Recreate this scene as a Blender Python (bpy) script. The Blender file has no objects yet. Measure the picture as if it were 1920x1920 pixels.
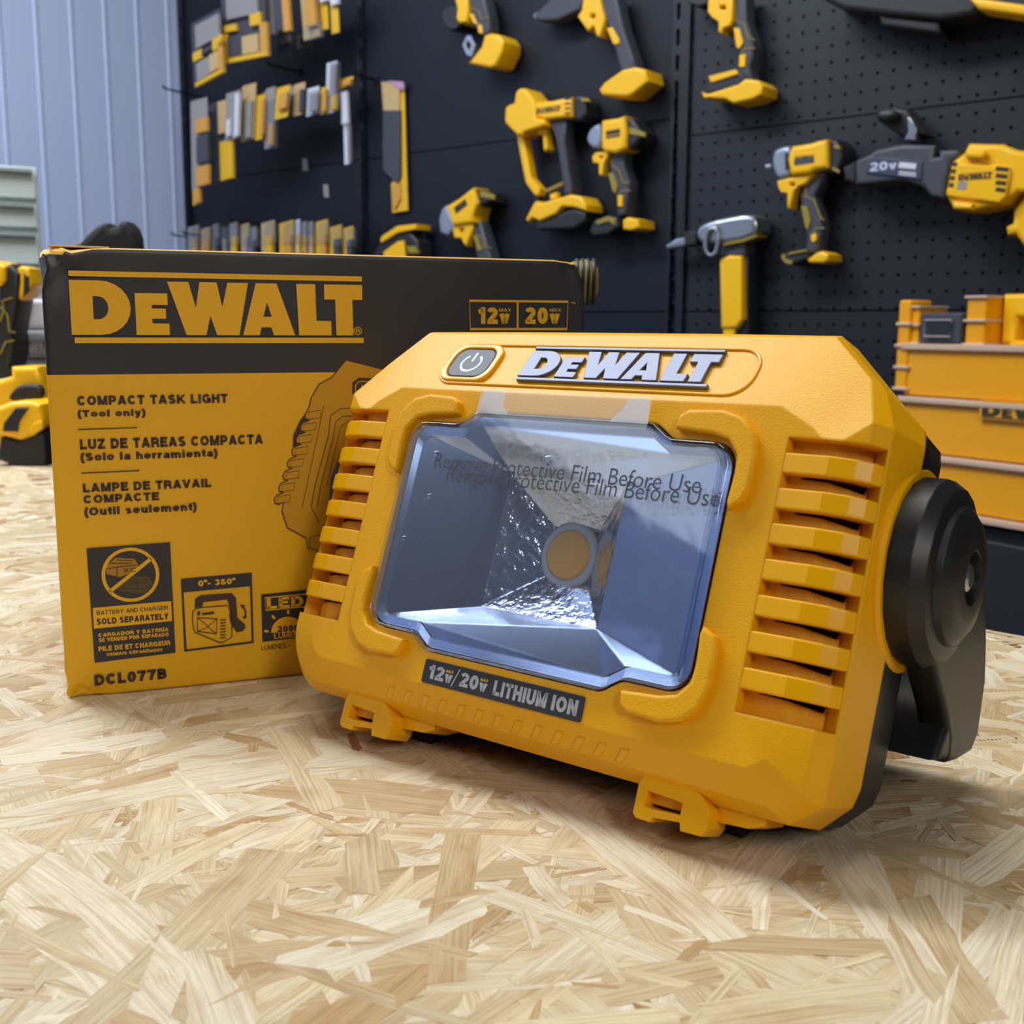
import bpy, bmesh, math, random
from mathutils import Vector, Matrix
C = bpy.context.scene.collection
sc = bpy.context.scene
S = 0.001            # everything below is written in millimetres
ZT = 900.0           # height of the bench top above the floor

# ------------------------------------------------------------------ camera
FPX, PITCH, ROLL, HC = 2126.4, 0.16234, 0.00503, 160.0
fw = Vector((0, math.cos(PITCH), -math.sin(PITCH)))
r0 = Vector((1, 0, 0)); u0 = r0.cross(fw)
rt = r0 * math.cos(ROLL) + u0 * math.sin(ROLL); up = rt.cross(fw)
EYE = Vector((0, 0, HC))                       # relative to bench top; z=0 is the bench top in mm
cd = bpy.data.cameras.new('camera'); cam = bpy.data.objects.new('camera', cd); C.objects.link(cam)
m = Matrix((rt, up, -fw)).transposed().to_4x4(); m.translation = Vector((0, 0, (HC + ZT) * S)); cam.matrix_world = m
cd.sensor_width = 36; cd.sensor_height = 36; cd.lens = 36 * FPX / 1920
cd.clip_start = 0.01; cd.clip_end = 100
cd.dof.use_dof = True; cd.dof.focus_distance = 0.43; cd.dof.aperture_fstop = 22.0
sc.camera = cam
# ------------------------------------------------------------------ light
sc.view_settings.view_transform = 'Standard'; sc.view_settings.look = 'None'
sc.view_settings.gamma = 1.0; sc.view_settings.use_curve_mapping = False
sc.view_settings.exposure = 0.24
sc.cycles.use_denoising = True
sc.cycles.max_bounces = 10; sc.cycles.transparent_max_bounces = 24
sc.cycles.caustics_reflective = False; sc.cycles.caustics_refractive = False
wd = bpy.data.worlds.new('world'); sc.world = wd; wd.use_nodes = True
wd.node_tree.nodes['Background'].inputs[0].default_value = (0.62, 0.74, 1.0, 1)
wd.node_tree.nodes['Background'].inputs[1].default_value = 0.10
def area(name, loc, aim, sx, sy, power, col):
    l = bpy.data.lights.new(name, 'AREA'); l.shape = 'RECTANGLE'; l.size = sx; l.size_y = sy; l.energy = power; l.color = col
    o = bpy.data.objects.new(name, l); C.objects.link(o); o.location = loc
    o.rotation_euler = (Vector(aim) - Vector(loc)).to_track_quat('-Z', 'Y').to_euler()
    return o
area('ceiling_batten_near_cladding', (-1.05, 1.25, 2.72), (-0.95, 1.2, 0), 0.5, 1.6, 46, (0.86, 0.93, 1.0))
area('ceiling_batten_over_bench', (0.10, 0.72, 2.75), (0.1, 0.74, 0), 0.3, 1.3, 12, (1.0, 0.96, 0.90))
area('ceiling_batten_right', (0.85, -1.7, 2.62), (-0.1, 0.45, 0.9), 0.3, 1.4, 27, (1.0, 0.97, 0.92))

area('ceiling_panel_left', (-2.75, -0.35, 2.74), (-2.75, -0.35, 0), 1.3, 1.5, 11, (0.80, 0.90, 1.0))
# ------------------------------------------------------------------ materials
def lin(c):
    return tuple((x / 12.92 if x <= 0.04045 else ((x + 0.055) / 1.055) ** 2.4) for x in [v / 255 for v in c])
def mat(name, rgb, rough=0.5, metal=0.0, spec=0.5, bump=None, bevel=0.0, coat=0.0, speck=None):
    """rgb sRGB 0-255; bump=(scale,strength); bevel radius in mm softens the edges; speck=(scale,amount) is a printed/moulded colour mottling"""
    mt = bpy.data.materials.new(name); mt.use_nodes = True; nt = mt.node_tree; b = nt.nodes['Principled BSDF']
    b.inputs['Base Color'].default_value = (*lin(rgb), 1); b.inputs['Roughness'].default_value = rough
    b.inputs['Metallic'].default_value = metal; b.inputs['Specular IOR Level'].default_value = spec
    b.inputs['Coat Weight'].default_value = coat
    nrm = None
    if bevel:
        bv = nt.nodes.new('ShaderNodeBevel'); bv.inputs['Radius'].default_value = bevel * S; bv.samples = 3; nrm = bv.outputs[0]
    if bump or speck:
        tc = nt.nodes.new('ShaderNodeTexCoord')
    if speck:
        n2 = nt.nodes.new('ShaderNodeTexNoise'); n2.inputs['Scale'].default_value = speck[0]; n2.inputs['Detail'].default_value = 4
        nt.links.new(tc.outputs['Object'], n2.inputs['Vector'])
        mx = nt.nodes.new('ShaderNodeMix'); mx.data_type = 'RGBA'; mx.blend_type = 'MULTIPLY'
        mx.inputs[6].default_value = (*lin(rgb), 1)
        k = 1 - speck[1]; mx.inputs[7].default_value = (k, k, k, 1)
        nt.links.new(n2.outputs[0], mx.inputs[0]); nt.links.new(mx.outputs[2], b.inputs['Base Color'])
    if bump:
        n = nt.nodes.new('ShaderNodeTexNoise'); n.inputs['Scale'].default_value = bump[0]; n.inputs['Detail'].default_value = 3
        nt.links.new(tc.outputs['Object'], n.inputs['Vector'])
        bp = nt.nodes.new('ShaderNodeBump'); bp.inputs['Strength'].default_value = bump[1]; bp.inputs['Distance'].default_value = 0.001
        nt.links.new(n.outputs[0], bp.inputs['Height'])
        if nrm: nt.links.new(nrm, bp.inputs['Normal'])
        nrm = bp.outputs[0]
    if nrm: nt.links.new(nrm, b.inputs['Normal'])
    return mt
def clear_mat(name, tint, haze=0.0, rough=0.03, bump=None, gloss_gain=1.0, haze_col=(230, 235, 245)):
    """thin clear plastic: see-through, Fresnel reflection, a little haze"""
    mt = bpy.data.materials.new(name); mt.use_nodes = True; nt = mt.node_tree; nt.nodes.clear()
    out = nt.nodes.new('ShaderNodeOutputMaterial'); tr = nt.nodes.new('ShaderNodeBsdfTransparent'); tr.inputs[0].default_value = (*lin(tint), 1)
    gl = nt.nodes.new('ShaderNodeBsdfGlossy'); gl.inputs['Roughness'].default_value = rough
    df = nt.nodes.new('ShaderNodeBsdfDiffuse'); df.inputs[0].default_value = (*lin(haze_col), 1)
    m1 = nt.nodes.new('ShaderNodeMixShader'); m1.inputs[0].default_value = haze
    nt.links.new(tr.outputs[0], m1.inputs[1]); nt.links.new(df.outputs[0], m1.inputs[2])
    fr = nt.nodes.new('ShaderNodeLayerWeight'); fr.inputs[0].default_value = 0.5
    p5 = nt.nodes.new('ShaderNodeMath'); p5.operation = 'POWER'; p5.inputs[1].default_value = 5.0; nt.links.new(fr.outputs['Facing'], p5.inputs[0])
    sc5 = nt.nodes.new('ShaderNodeMath'); sc5.operation = 'MULTIPLY_ADD'; sc5.inputs[1].default_value = .95; sc5.inputs[2].default_value = .05; nt.links.new(p5.outputs[0], sc5.inputs[0])
    mu = nt.nodes.new('ShaderNodeMath'); mu.operation = 'MULTIPLY'; mu.inputs[1].default_value = gloss_gain
    nt.links.new(sc5.outputs[0], mu.inputs[0])
    m2 = nt.nodes.new('ShaderNodeMixShader'); nt.links.new(mu.outputs[0], m2.inputs[0])
    nt.links.new(m1.outputs[0], m2.inputs[1]); nt.links.new(gl.outputs[0], m2.inputs[2])
    if bump:
        tc = nt.nodes.new('ShaderNodeTexCoord'); n = nt.nodes.new('ShaderNodeTexNoise'); n.inputs['Scale'].default_value = bump[0]; n.inputs['Detail'].default_value = 2
        n.inputs['Distortion'].default_value = 1.0
        nt.links.new(tc.outputs['Object'], n.inputs['Vector'])
        bp = nt.nodes.new('ShaderNodeBump'); bp.inputs['Strength'].default_value = bump[1]; bp.inputs['Distance'].default_value = 0.002
        nt.links.new(n.outputs[0], bp.inputs['Height']); nt.links.new(bp.outputs[0], gl.inputs['Normal'])
    nt.links.new(m2.outputs[0], out.inputs[0])
    return mt
Y_LAMP = mat('lamp_yellow_plastic', (240, 174, 0), 0.40, spec=.38, bump=(1500, 0.2), bevel=1.3)
Y_LAMP_SMOOTH = mat('lamp_yellow_smooth', (241, 175, 0), 0.30, spec=.4, bevel=0.7)
B_LAMP = mat('lamp_black_plastic', (26, 26, 27), 0.42, bevel=0.8)
B_RUB = mat('lamp_rubber', (14, 14, 14), 0.7)
CHROME = mat('chrome_reflector', (186, 193, 208), 0.12, 1.0, bump=(45, 0.05), bevel=1.2)
CHROME_IN = mat('chrome_reflector_inner', (225, 230, 238), 0.10, 1.0, bump=(200, 0.5), bevel=1.0)
LENS = clear_mat('lens_clear', (247, 250, 255), 0.0, 0.02)
FILM = clear_mat('protective_film', (248, 250, 255), 0.05, 0.06, bump=(34, 0.10), gloss_gain=1.7)
FILM_TAB = clear_mat('protective_film_tab', (246, 249, 255), 0.55, 0.12, gloss_gain=1.2)
FILM_INK_REFL = mat('film_ink_and_reflection', (70, 74, 84), 0.5)
LED_O = mat('led_phosphor', (255, 184, 56), 0.35)
LED_G = mat('led_ring_grey', (204, 208, 218), 0.4)
SILVER = mat('silver_letters', (118, 120, 134), 0.5, 0.6, bevel=0.25)
BTN = mat('button_rubber', (62, 66, 76), 0.5)
WHITE_INK = mat('white_ink', (226, 228, 232), 0.5)
LABEL_D = mat('label_charcoal', (50, 50, 54), 0.45)
LABEL_T = mat('label_silver_ink', (176, 178, 184), 0.4)
Y_INK = mat('yellow_ink', (232, 190, 30), 0.5)
CART_Y = mat('carton_yellow', (240, 180, 6), 0.5, speck=(900, 0.05))
CART_B = mat('carton_black', (46, 43, 44), 0.42, speck=(900, 0.08))
CART_INK = mat('carton_ink', (66, 44, 26), 0.5)
CART_RAW = mat('carton_worn_edge', (226, 196, 130), 0.8)
CART_DK = mat('carton_art_shade', (176, 126, 8), 0.5)
CART_GR = mat('carton_art_grey', (88, 98, 112), 0.5)
T_Y = mat('tool_yellow', (246, 188, 12), 0.38)
T_K = mat('tool_black', (34, 34, 38), 0.5)
T_G = mat('tool_charcoal', (64, 66, 76), 0.5)
T_N = mat('tool_grey_nose', (150, 158, 174), 0.35, 0.4)
T_S = mat('tool_silver', (172, 176, 182), 0.28, 0.9)
T_O = mat('tool_olive_trim', (146, 128, 42), 0.55)
T_INK = mat('tool_ink', (58, 46, 24), 0.5)
WALLP = mat('panel_navy', (11, 17, 29), 0.5, spec=.35)
RAIL = mat('rail_navy', (10, 15, 26), 0.45)
WIRE = mat('hook_wire', (40, 42, 48), 0.35, 0.6)
CLAD = mat('cladding_blue_white', (186, 201, 236), 0.5)
P_CREAM = mat('card_tan', (196, 166, 116), 0.6); P_DARK = mat('card_dark', (66, 66, 78), 0.55); P_OR = mat('card_orange', (206, 150, 66), 0.55)
P_YEL = mat('card_yellow', (224, 176, 36), 0.55); P_GREY = mat('card_grey', (146, 142, 142), 0.55); P_WHITE = mat('card_white', (206, 210, 222), 0.5)
P_PINK = mat('card_lilac', (190, 140, 180), 0.5)
BLIST = clear_mat('blister_clear', (240, 242, 246), 0.05, 0.12)

# ------------------------------------------------------------------ mesh helpers
def set_props(o, label=None, cat=None, group=None, kind=None):
    for k, v in (('label', label), ('category', cat), ('group', group), ('kind', kind)):
        if v: o[k] = v
    return o
def link_mesh(name, verts, faces, mats, parent=None, sharp=30, fmat=None):
    me = bpy.data.meshes.new(name); me.from_pydata(verts, [], faces)
    for mm in (mats if isinstance(mats, (list, tuple)) else [mats]): me.materials.append(mm)
    if fmat: me.polygons.foreach_set('material_index', fmat)
    bm = bmesh.new(); bm.from_mesh(me); bmesh.ops.recalc_face_normals(bm, faces=bm.faces); bm.to_mesh(me); bm.free()
    if sharp:
        me.polygons.foreach_set('use_smooth', [True] * len(me.polygons)); me.set_sharp_from_angle(angle=math.radians(sharp))
    o = bpy.data.objects.new(name, me); C.objects.link(o)
    if parent: o.parent = parent
    return o
def curve_geo(loops, depth, bevel=0.0, res=2):
    """filled planar shape (outer loop + holes) with rounded edges -> verts (x,y,z centred), faces"""
    cu = bpy.data.curves.new('tmp', 'CURVE'); cu.dimensions = '2D'; cu.fill_mode = 'BOTH'
    bevel = min(bevel, depth * 0.49)
    cu.extrude = max(depth / 2 - bevel, 0.0); cu.bevel_depth = bevel; cu.bevel_resolution = res; cu.offset = -bevel
    for lp in loops:
        sp = cu.splines.new('POLY'); sp.points.add(len(lp) - 1); sp.use_cyclic_u = True
        for i, p in enumerate(lp): sp.points[i].co = (p[0], p[1], 0, 1)
    o = bpy.data.objects.new('tmp', cu); me = bpy.data.meshes.new_from_object(o)
    v = [tuple(x.co) for x in me.vertices]; f = [tuple(p.vertices) for p in me.polygons]
    bpy.data.objects.remove(o); bpy.data.curves.remove(cu); bpy.data.meshes.remove(me)
    return v, f
def text_geo(s, w, h, bold=0.0, spacing=1.0):
    """flat lettering fitted to a w x h rectangle, lower left at 0,0; only the fit of the outline, one mesh"""
    cu = bpy.data.curves.new('tmp', 'FONT'); cu.body = s; cu.size = 1; cu.offset = bold; cu.resolution_u = 4; cu.space_character = spacing
    o = bpy.data.objects.new('tmp', cu); me = bpy.data.meshes.new_from_object(o)
    v = [x.co.copy() for x in me.vertices]; f = [tuple(p.vertices) for p in me.polygons]
    bpy.data.objects.remove(o); bpy.data.curves.remove(cu); bpy.data.meshes.remove(me)
    x0 = min(p.x for p in v); x1 = max(p.x for p in v); y0 = min(p.y for p in v); y1 = max(p.y for p in v)
    return [((p.x - x0) / (x1 - x0) * w, (p.y - y0) / (y1 - y0) * h) for p in v], f
def arc(cx, cy, rx, ry, a0, a1, n):
    return [(cx + rx * math.cos(math.radians(a0 + (a1 - a0) * i / n)), cy + ry * math.sin(math.radians(a0 + (a1 - a0) * i / n))) for i in range(n + 1)]
def rrect(x0, y0, x1, y1, r, n=5):
    return arc(x1 - r, y1 - r, r, r, 0, 90, n) + arc(x0 + r, y1 - r, r, r, 90, 180, n) + arc(x0 + r, y0 + r, r, r, 180, 270, n) + arc(x1 - r, y0 + r, r, r, 270, 360, n)
def ribbon(pts, w, closed=False):
    """outline of a stroke of width w along a polyline"""
    n = len(pts); L = []; R = []
    for i in range(n):
        a = Vector(pts[(i - 1) % n] if (closed or i > 0) else pts[0]); b = Vector(pts[(i + 1) % n] if (closed or i < n - 1) else pts[-1])
        d = (b - a); d = d.normalized() if d.length > 1e-6 else Vector((1, 0)); q = Vector((-d.y, d.x)) * w / 2
        p = Vector(pts[i]); L.append(p + q); R.append(p - q)
    return L, R
def smooth2(p, it=1):
    for _ in range(it):
        q = []
        for i in range(len(p)):
            a, b = p[i], p[(i + 1) % len(p)]
            q += [(a[0] * .75 + b[0] * .25, a[1] * .75 + b[1] * .25), (a[0] * .25 + b[0] * .75, a[1] * .25 + b[1] * .75)]
        p = q
    return p

# heavy sans lettering drawn from strokes (cap height 1): every letter a few strokes of one thickness
def _glyph(c, t):
    h = t / 2; T = 1 - h; B = h; X = .74; XT = X - h
    e = lambda cx, cy, rx, ry, a0, a1, n=10: arc(cx, cy, rx, ry, a0, a1, n)
    def rnd_(w, a0, a1): return e(w / 2, .5, w / 2 - h, .5 - h, a0, a1, 18)
    G = {
     'A': (.80, [[(h * .9, 0), (.40, 1)], [(.80 - h * .9, 0), (.40, 1)], [(.20, .29), (.60, .29)]]),
     'B': (.72, [[(h, 0), (h, 1)], [(h, T)] + e(.40, (T + .53) / 2, .28 - h, (T - .53) / 2, 90, -90) + [(h, .53)], [(h, .53)] + e(.42, (.53 + B) / 2, .30 - h, (.53 - B) / 2, 90, -90) + [(h, B)]]),
     'C': (.78, [rnd_(.78, 38, 322)]), 'D': (.76, [[(h, 0), (h, 1)], [(h, T)] + e(.34, .5, .42 - h, .5 - h, 90, -90) + [(h, B)]]),
     'E': (.66, [[(h, 0), (h, 1)], [(0, T), (.66, T)], [(0, .52), (.60, .52)], [(0, B), (.68, B)]]), 'F': (.62, [[(h, 0), (h, 1)], [(0, T), (.62, T)], [(0, .5), (.56, .5)]]),
     'G': (.82, [rnd_(.82, 40, 350), [(.46, .46), (.82, .46)], [(.82 - h, .5), (.82 - h, .03)]]), 'H': (.74, [[(h, 0), (h, 1)], [(.74 - h, 0), (.74 - h, 1)], [(h, .52), (.74 - h, .52)]]),
     'I': (t, [[(h, 0), (h, 1)]]), 'K': (.78, [[(h, 0), (h, 1)], [(h, .34), (.70, 1.04)], [(.30, .56), (.72, -.04)]]), 'L': (.62, [[(h, 0), (h, 1)], [(0, B), (.62, B)]]),
     'M': (.88, [[(h, 0), (h, 1)], [(.88 - h, 0), (.88 - h, 1)], [(h, 1), (.44, .05)], [(.88 - h, 1), (.44, .05)]]), 'N': (.74, [[(h, 0), (h, 1)], [(.74 - h, 0), (.74 - h, 1)], [(h, .97), (.74 - h, .03)]]),
     'O': (.82, [rnd_(.82, 0, 360)]), 'P': (.70, [[(h, 0), (h, 1)], [(h, T)] + e(.40, (T + .42) / 2, .30 - h, (T - .42) / 2, 90, -90) + [(h, .42)]]),
     'R': (.74, [[(h, 0), (h, 1)], [(h, T)] + e(.42, (T + .46) / 2, .30 - h, (T - .46) / 2, 90, -90) + [(h, .46)], [(.44, .46), (.62 + .0, .30), (.64, 0)]]),
     'S': (.70, [e(.35, .74, .35 - h, .26 - h, 25, 190, 9)[:] + [(.20, .585)] + [(.50, .44)] + e(.35, .27, .35 - h, .27 - h, 40, -160, 11)]),
     'T': (.66, [[(.33, 0), (.33, 1)], [(0, T), (.66, T)]]), 'U': (.74, [[(h, 1)] + e(.37, .36, .37 - h, .36 - h, 180, 360) + [(.74 - h, 1)]]),
     'V': (.76, [[(h * .8, 1), (.38, 0)], [(.76 - h * .8, 1), (.38, 0)]]), 'W': (1.08, [[(h * .8, 1), (.29, 0)], [(.29, 0), (.54, 1)], [(.54, 1), (.79, 0)], [(.79, 0), (1.08 - h * .8, 1)]]),
     'X': (.76, [[(h, 0), (.76 - h, 1)], [(h, 1), (.76 - h, 0)]]), 'Y': (.76, [[(h, 1.02), (.38, .42)], [(.76 - h, 1.02), (.38, .42)], [(.38, 0), (.38, .46)]]), 'Z': (.68, [[(.02, T), (.66, T)], [(.02, B), (.68, B)], [(.10, .05), (.58, .95)]]),
     '0': (.66, [rnd_(.66, 0, 360)]), '1': (.42, [[(.42 - h, 0), (.42 - h, 1)], [(.30, .80), (0, .72)]]), '2': (.66, [e(.33, .69, .33 - h, .31 - h, 170, -30, 10) + [(.14, .16)], [(.02, B), (.66, B)]]),
     '3': (.66, [e(.33, .745, .31 - h, .255 - h, 165, -90, 10), e(.33, .28, .33 - h, .28 - h, 90, -165, 11)]), '6': (.66, [e(.33, .32, .33 - h, .32 - h, 0, 360, 16), e(.37, .40, .37 - h, .60 - h, 195, 55, 10)]),
     '7': (.66, [[(0, T), (.66, T)], [(.58, .92), (.36, .5), (.26, 0)]]), '-': (.36, [[(0, .36), (.36, .36)]]), '+': (.5, [[(0, .4), (.5, .4)], [(.25, .15), (.25, .65)]]), ' ': (.30, []), '.': (t, [[(h, 0), (h, t)]]),
     'º': (.30, [e(.15, .84, .11, .11, 0, 360, 12)]), '(': (.30, [e(.44, .38, .34, .74, 118, 242, 10)]), ')': (.30, [e(-.14, .38, .34, .74, 62, -62, 10)]),
     'a': (.60, [e(.28, .235, .28 - h, .235 - h, 0, 360, 14), [(.60 - h, 0), (.60 - h, .50)], e(.31, XT - .17, .29 - h, .17, 0, 160, 8)]), 'e': (.64, [e(.32, X / 2, .32 - h, X / 2 - h, 0, 318, 14), [(h, X / 2 - .02), (.62, X / 2 - .02)]]),
     'h': (.60, [[(h, 0), (h, 1)], [(h, .40)] + e(.30, XT - .22, .30 - h, .22, 180, 0, 8) + [(.60 - h, 0)]]), 'i': (t, [[(h, 0), (h, X)], [(h, .84), (h, 1)]]), 'l': (t, [[(h, 0), (h, 1)]]),
     'm': (.94, [[(h, 0), (h, X)], [(h, .40)] + e(.30 - h / 4, XT - .2, .235 - h / 2, .2, 180, 0, 6) + [(.47, 0)], [(.47, .40)] + e(.47 + .235 - h / 2, XT - .2, .235 - h / 2, .2, 180, 0, 6) + [(.94 - h, 0)]]),
     'n': (.60, [[(h, 0), (h, X)], [(h, .40)] + e(.30, XT - .22, .30 - h, .22, 180, 0, 8) + [(.60 - h, 0)]]), 'o': (.64, [e(.32, X / 2, .32 - h, X / 2 - h, 0, 360, 16)]), 'r': (.40, [[(h, 0), (h, X)], [(h, .38)] + e(.40, XT - .22, .40 - h, .22, 180, 90, 6)]),
     's': (.56, [e(.28, .545, .28 - h, .195 - h, 25, 190, 7) + [(.38, .33)] + e(.28, .20, .28 - h, .20 - h, 40, -160, 8)]), 't': (.36, [[(.20, .96), (.20, .24)] + e(.36, .22, .16, .22 - h, 180, 270, 5), [(0, XT), (.38, XT)]]),
     'u': (.60, [[(h, X)] + e(.30, .30, .30 - h, .30 - h, 180, 360, 8) + [(.60 - h, .34)], [(.60 - h, 0), (.60 - h, X)]]), 'y': (.60, [[(h * .9, X), (.31, .02)], [(.60 - h * .9, X), (.26, -.20), (.06, -.22)]]), 'v': (.60, [[(h * .9, X), (.30, 0)], [(.60 - h * .9, X), (.30, 0)]])}
    if c == 'Í': a = G['I']; return (a[0], a[1] + [[(h * .6, 1.06), (h * 1.6, 1.24)]])
    if c == 'É': a = G['E']; return (a[0], a[1] + [[(.26, 1.06), (.40, 1.24)]])
    return G[c]
def bold_geo(s, w, h, t=.22, gap=.09):
    V = []; Fc = []; x = 0.0
    for c in s:
        adv, st = _glyph(c, t)
        for p in st:
            cl = len(p) > 3 and abs(p[0][0] - p[-1][0]) < 1e-6 and abs(p[0][1] - p[-1][1]) < 1e-6
            q = p[:-1] if cl else p; L, R = ribbon(q, t, cl); n = len(q); k = len(V); ext = c.islower() or c in 'yÍÉ()'
            for r_ in (*L, *R): V.append((x + r_[0], r_[1] if ext else min(1, max(0, r_[1]))))
            Fc += [(k + i, k + (i + 1) % n, k + n + (i + 1) % n, k + n + i) for i in range(n if cl else n - 1)]
        x += adv + gap
    x0 = min(v[0] for v in V); x1 = max(v[0] for v in V); y0 = min(v[1] for v in V); y1 = max(v[1] for v in V)
    return [((v[0] - x0) / (x1 - x0) * w, (v[1] - y0) / (y1 - y0) * h) for v in V], Fc

class Frame:
    """a flat reference plane standing in the place: a runs right along it, z up it, b out of it (mm)"""
    def __init__(s, O, A, Z, B):
        s.O, s.A, s.Z, s.B = Vector(O), Vector(A), Vector(Z), Vector(B); s.base = (0, 0, 0); s.root = None
    def at(s, px, py, b=0.0):                    # picture point -> (a,z) on the plane at depth b
        d = fw + rt * (px - 960) / FPX - up * (py - 960) / FPX
        t = ((s.O + s.B * b - EYE).dot(s.B)) / d.dot(s.B); P = EYE + d * t - s.O
        return (P.dot(s.A), P.dot(s.Z))
    def thing(s, name, label, cat, base=(0, 0, 0), group=None, kind=None):
        o = bpy.data.objects.new(name, None); C.objects.link(o); o.empty_display_size = 0.05
        W = s.O + s.A * base[0] + s.B * base[1] + s.Z * base[2] + Vector((0, 0, ZT))
        M = Matrix((s.A, -s.B, s.Z)).transposed().to_4x4(); M.translation = W * S; o.matrix_world = M
        s.base = base; s.root = o
        return set_props(o, label, cat, group, kind)
    def vloc(s, a, b, z): return ((a - s.base[0]) * S, -(b - s.base[1]) * S, (z - s.base[2]) * S)
    def mesh(s, name, verts, faces, mt, parent=None, sharp=30, fmat=None):   # verts (a,b,z)
        return link_mesh(name, [s.vloc(*v) for v in verts], faces, mt, parent or s.root, sharp, fmat)
    def prism(s, name, loops, b0, b1, mt, bevel=0.0, parent=None, res=2, sharp=30):   # loops in (a,z)
        if not isinstance(loops[0][0], (list, tuple, Vector)): loops = [loops]
        v, f = curve_geo(loops, abs(b1 - b0), bevel, res); c = (b0 + b1) / 2
        return s.mesh(name, [(p[0], c + p[2], p[1]) for p in v], f, mt, parent, sharp)
    def flat(s, name, geos, b, mt, parent=None, fmap=None):      # several flat (verts2d,faces) pieces of one print
        V = []; Fc = []
        for v, f in geos:
            k = len(V); V += [((p[0], b, p[1]) if not fmap else fmap(p[0], p[1], b)) for p in v]; Fc += [tuple(i + k for i in q) for q in f]
        return s.mesh(name, V, Fc, mt, parent, 0)
    def lathe(s, name, prof, center, axis, mt, seg=28, parent=None, sharp=30, flat_y=1.0):
        """prof [(t,r)] along axis 'a','b' or 'z' (or a vector (a,b,z)) from center"""
        ax = {'a': Vector((1, 0, 0)), 'b': Vector((0, 1, 0)), 'z': Vector((0, 0, 1))}[axis] if isinstance(axis, str) else Vector(axis).normalized()
        p = ax.orthogonal().normalized(); q = ax.cross(p); V = []; Fc = []; n = len(prof)
        for t, r in prof:
            for k in range(seg):
                an = 2 * math.pi * (k + .5) / seg; V.append(tuple(Vector(center) + ax * t + p * r * math.cos(an) + q * r * math.sin(an)))
        for i in range(n - 1):
            for k in range(seg): Fc.append((i * seg + k, i * seg + (k + 1) % seg, (i + 1) * seg + (k + 1) % seg, (i + 1) * seg + k))
        Fc.append(tuple(range(seg))); Fc.append(tuple((n - 1) * seg + k for k in range(seg)))
        return s.mesh(name, V, Fc, mt, parent, sharp)
    def tube(s, name, pts, r, mt, seg=8, parent=None, closed=False):
        V = []; Fc = []; n = len(pts)
        for i, p in enumerate(pts):
            a = Vector(pts[i - 1] if i > 0 else (pts[-1] if closed else pts[0])); b = Vector(pts[(i + 1) % n] if (i < n - 1 or closed) else pts[-1])
            d = (b - a).normalized(); x = d.cross(Vector((0.13, 0.2, 0.97))).normalized(); y = d.cross(x)
            for k in range(seg):
                an = 2 * math.pi * k / seg; V.append(tuple(Vector(p) + x * r * math.cos(an) + y * r * math.sin(an)))
        for i in range(n if closed else n - 1):
            j = (i + 1) % n
            for k in range(seg): Fc.append((i * seg + k, i * seg + (k + 1) % seg, j * seg + (k + 1) % seg, j * seg + k))
        if not closed: Fc.append(tuple(range(seg))); Fc.append(tuple((n - 1) * seg + k for k in range(seg)))
        return s.mesh(name, V, Fc, mt, parent, 60)

# the maker's lettering, drawn once: letters 0..1000 wide, 0..190 high, a bar above and one below
_D = [(0, 0), (0, 190)] + [(95 + x, 95 + y) for x, y in arc(0, 0, 98, 95, 90, -90, 12)]
_Dh = [(72, 55), (72, 135)] + [(88 + x, 95 + y) for x, y in arc(0, 0, 33, 40, 90, -90, 8)]
_E = [(208, 0), (208, 148), (315, 148), (315, 107), (262, 107), (262, 94), (308, 94), (308, 58), (262, 58), (262, 41), (318, 41), (318, 0)]
_W = [(316, 190), (387, 190), (409, 98), (424, 190), (482, 190), (499, 102), (519, 190), (590, 190), (555, 0), (478, 0), (457, 70), (441, 0), (374, 0)]
_A = [(617, 190), (690, 190), (752, 0), (676, 0), (667, 29), (633, 29), (626, 0), (568, 0)]
_Ah = [(640, 68), (670, 68), (655, 120)]
_L = [(760, 190), (828, 190), (830, 54), (884, 54), (884, 0), (766, 0)]
_T = [(860, 190), (1000, 190), (1000, 134), (963, 134), (965, 0), (902, 0), (900, 134), (860, 134)]
LOGO = [_D, _Dh, _E, _W, _A, _Ah, _L, _T]
LOGO_BARS = [[(0, 203), (0, 222), (1000, 222), (1000, 203)], [(8, -29), (8, -9), (1003, -9), (1003, -29)]]
def logo_loops(fn, letters=True, bars=True):
    return [[fn(x / 1000, (y + 29) / 251) for x, y in lp] for lp in ((LOGO if letters else []) + (LOGO_BARS if bars else []))]

# ------------------------------------------------------------------ reference planes of the place
WA = Vector((0.766, -0.643, 0)); WB = Vector((-0.643, -0.766, 0)); UZ = Vector((0, 0, 1))
WALL = Frame((644, 1750, 0), WA, UZ, WB)                    # the dark tool wall
BY = 0.36030
BA = Vector((math.cos(BY), math.sin(BY), 0)); BB = Vector((math.sin(BY), -math.cos(BY), 0))
BOX = Frame((-192.08, 470.17, 0), BA, UZ, BB)               # printed front of the carton
LU = Vector((0.79200462, -0.6105151, 0)); LV = Vector((0.2141439, 0.27780306, 0.93646562)); LN = Vector((-0.5717264, -0.74168509, 0.35075939))
LAMP = Frame((8.592, 385.927, 86.374), LU, LV, LN)          # face of the task light (a across, z up the face, b out of it)
FA = Vector((1, 0, 0)); FB = Vector((0, -1, 0))
def rgba_attr(me, name, cols):
    at = me.color_attributes.new(name, 'FLOAT_COLOR', 'CORNER'); at.data.foreach_set('color', cols)

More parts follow.
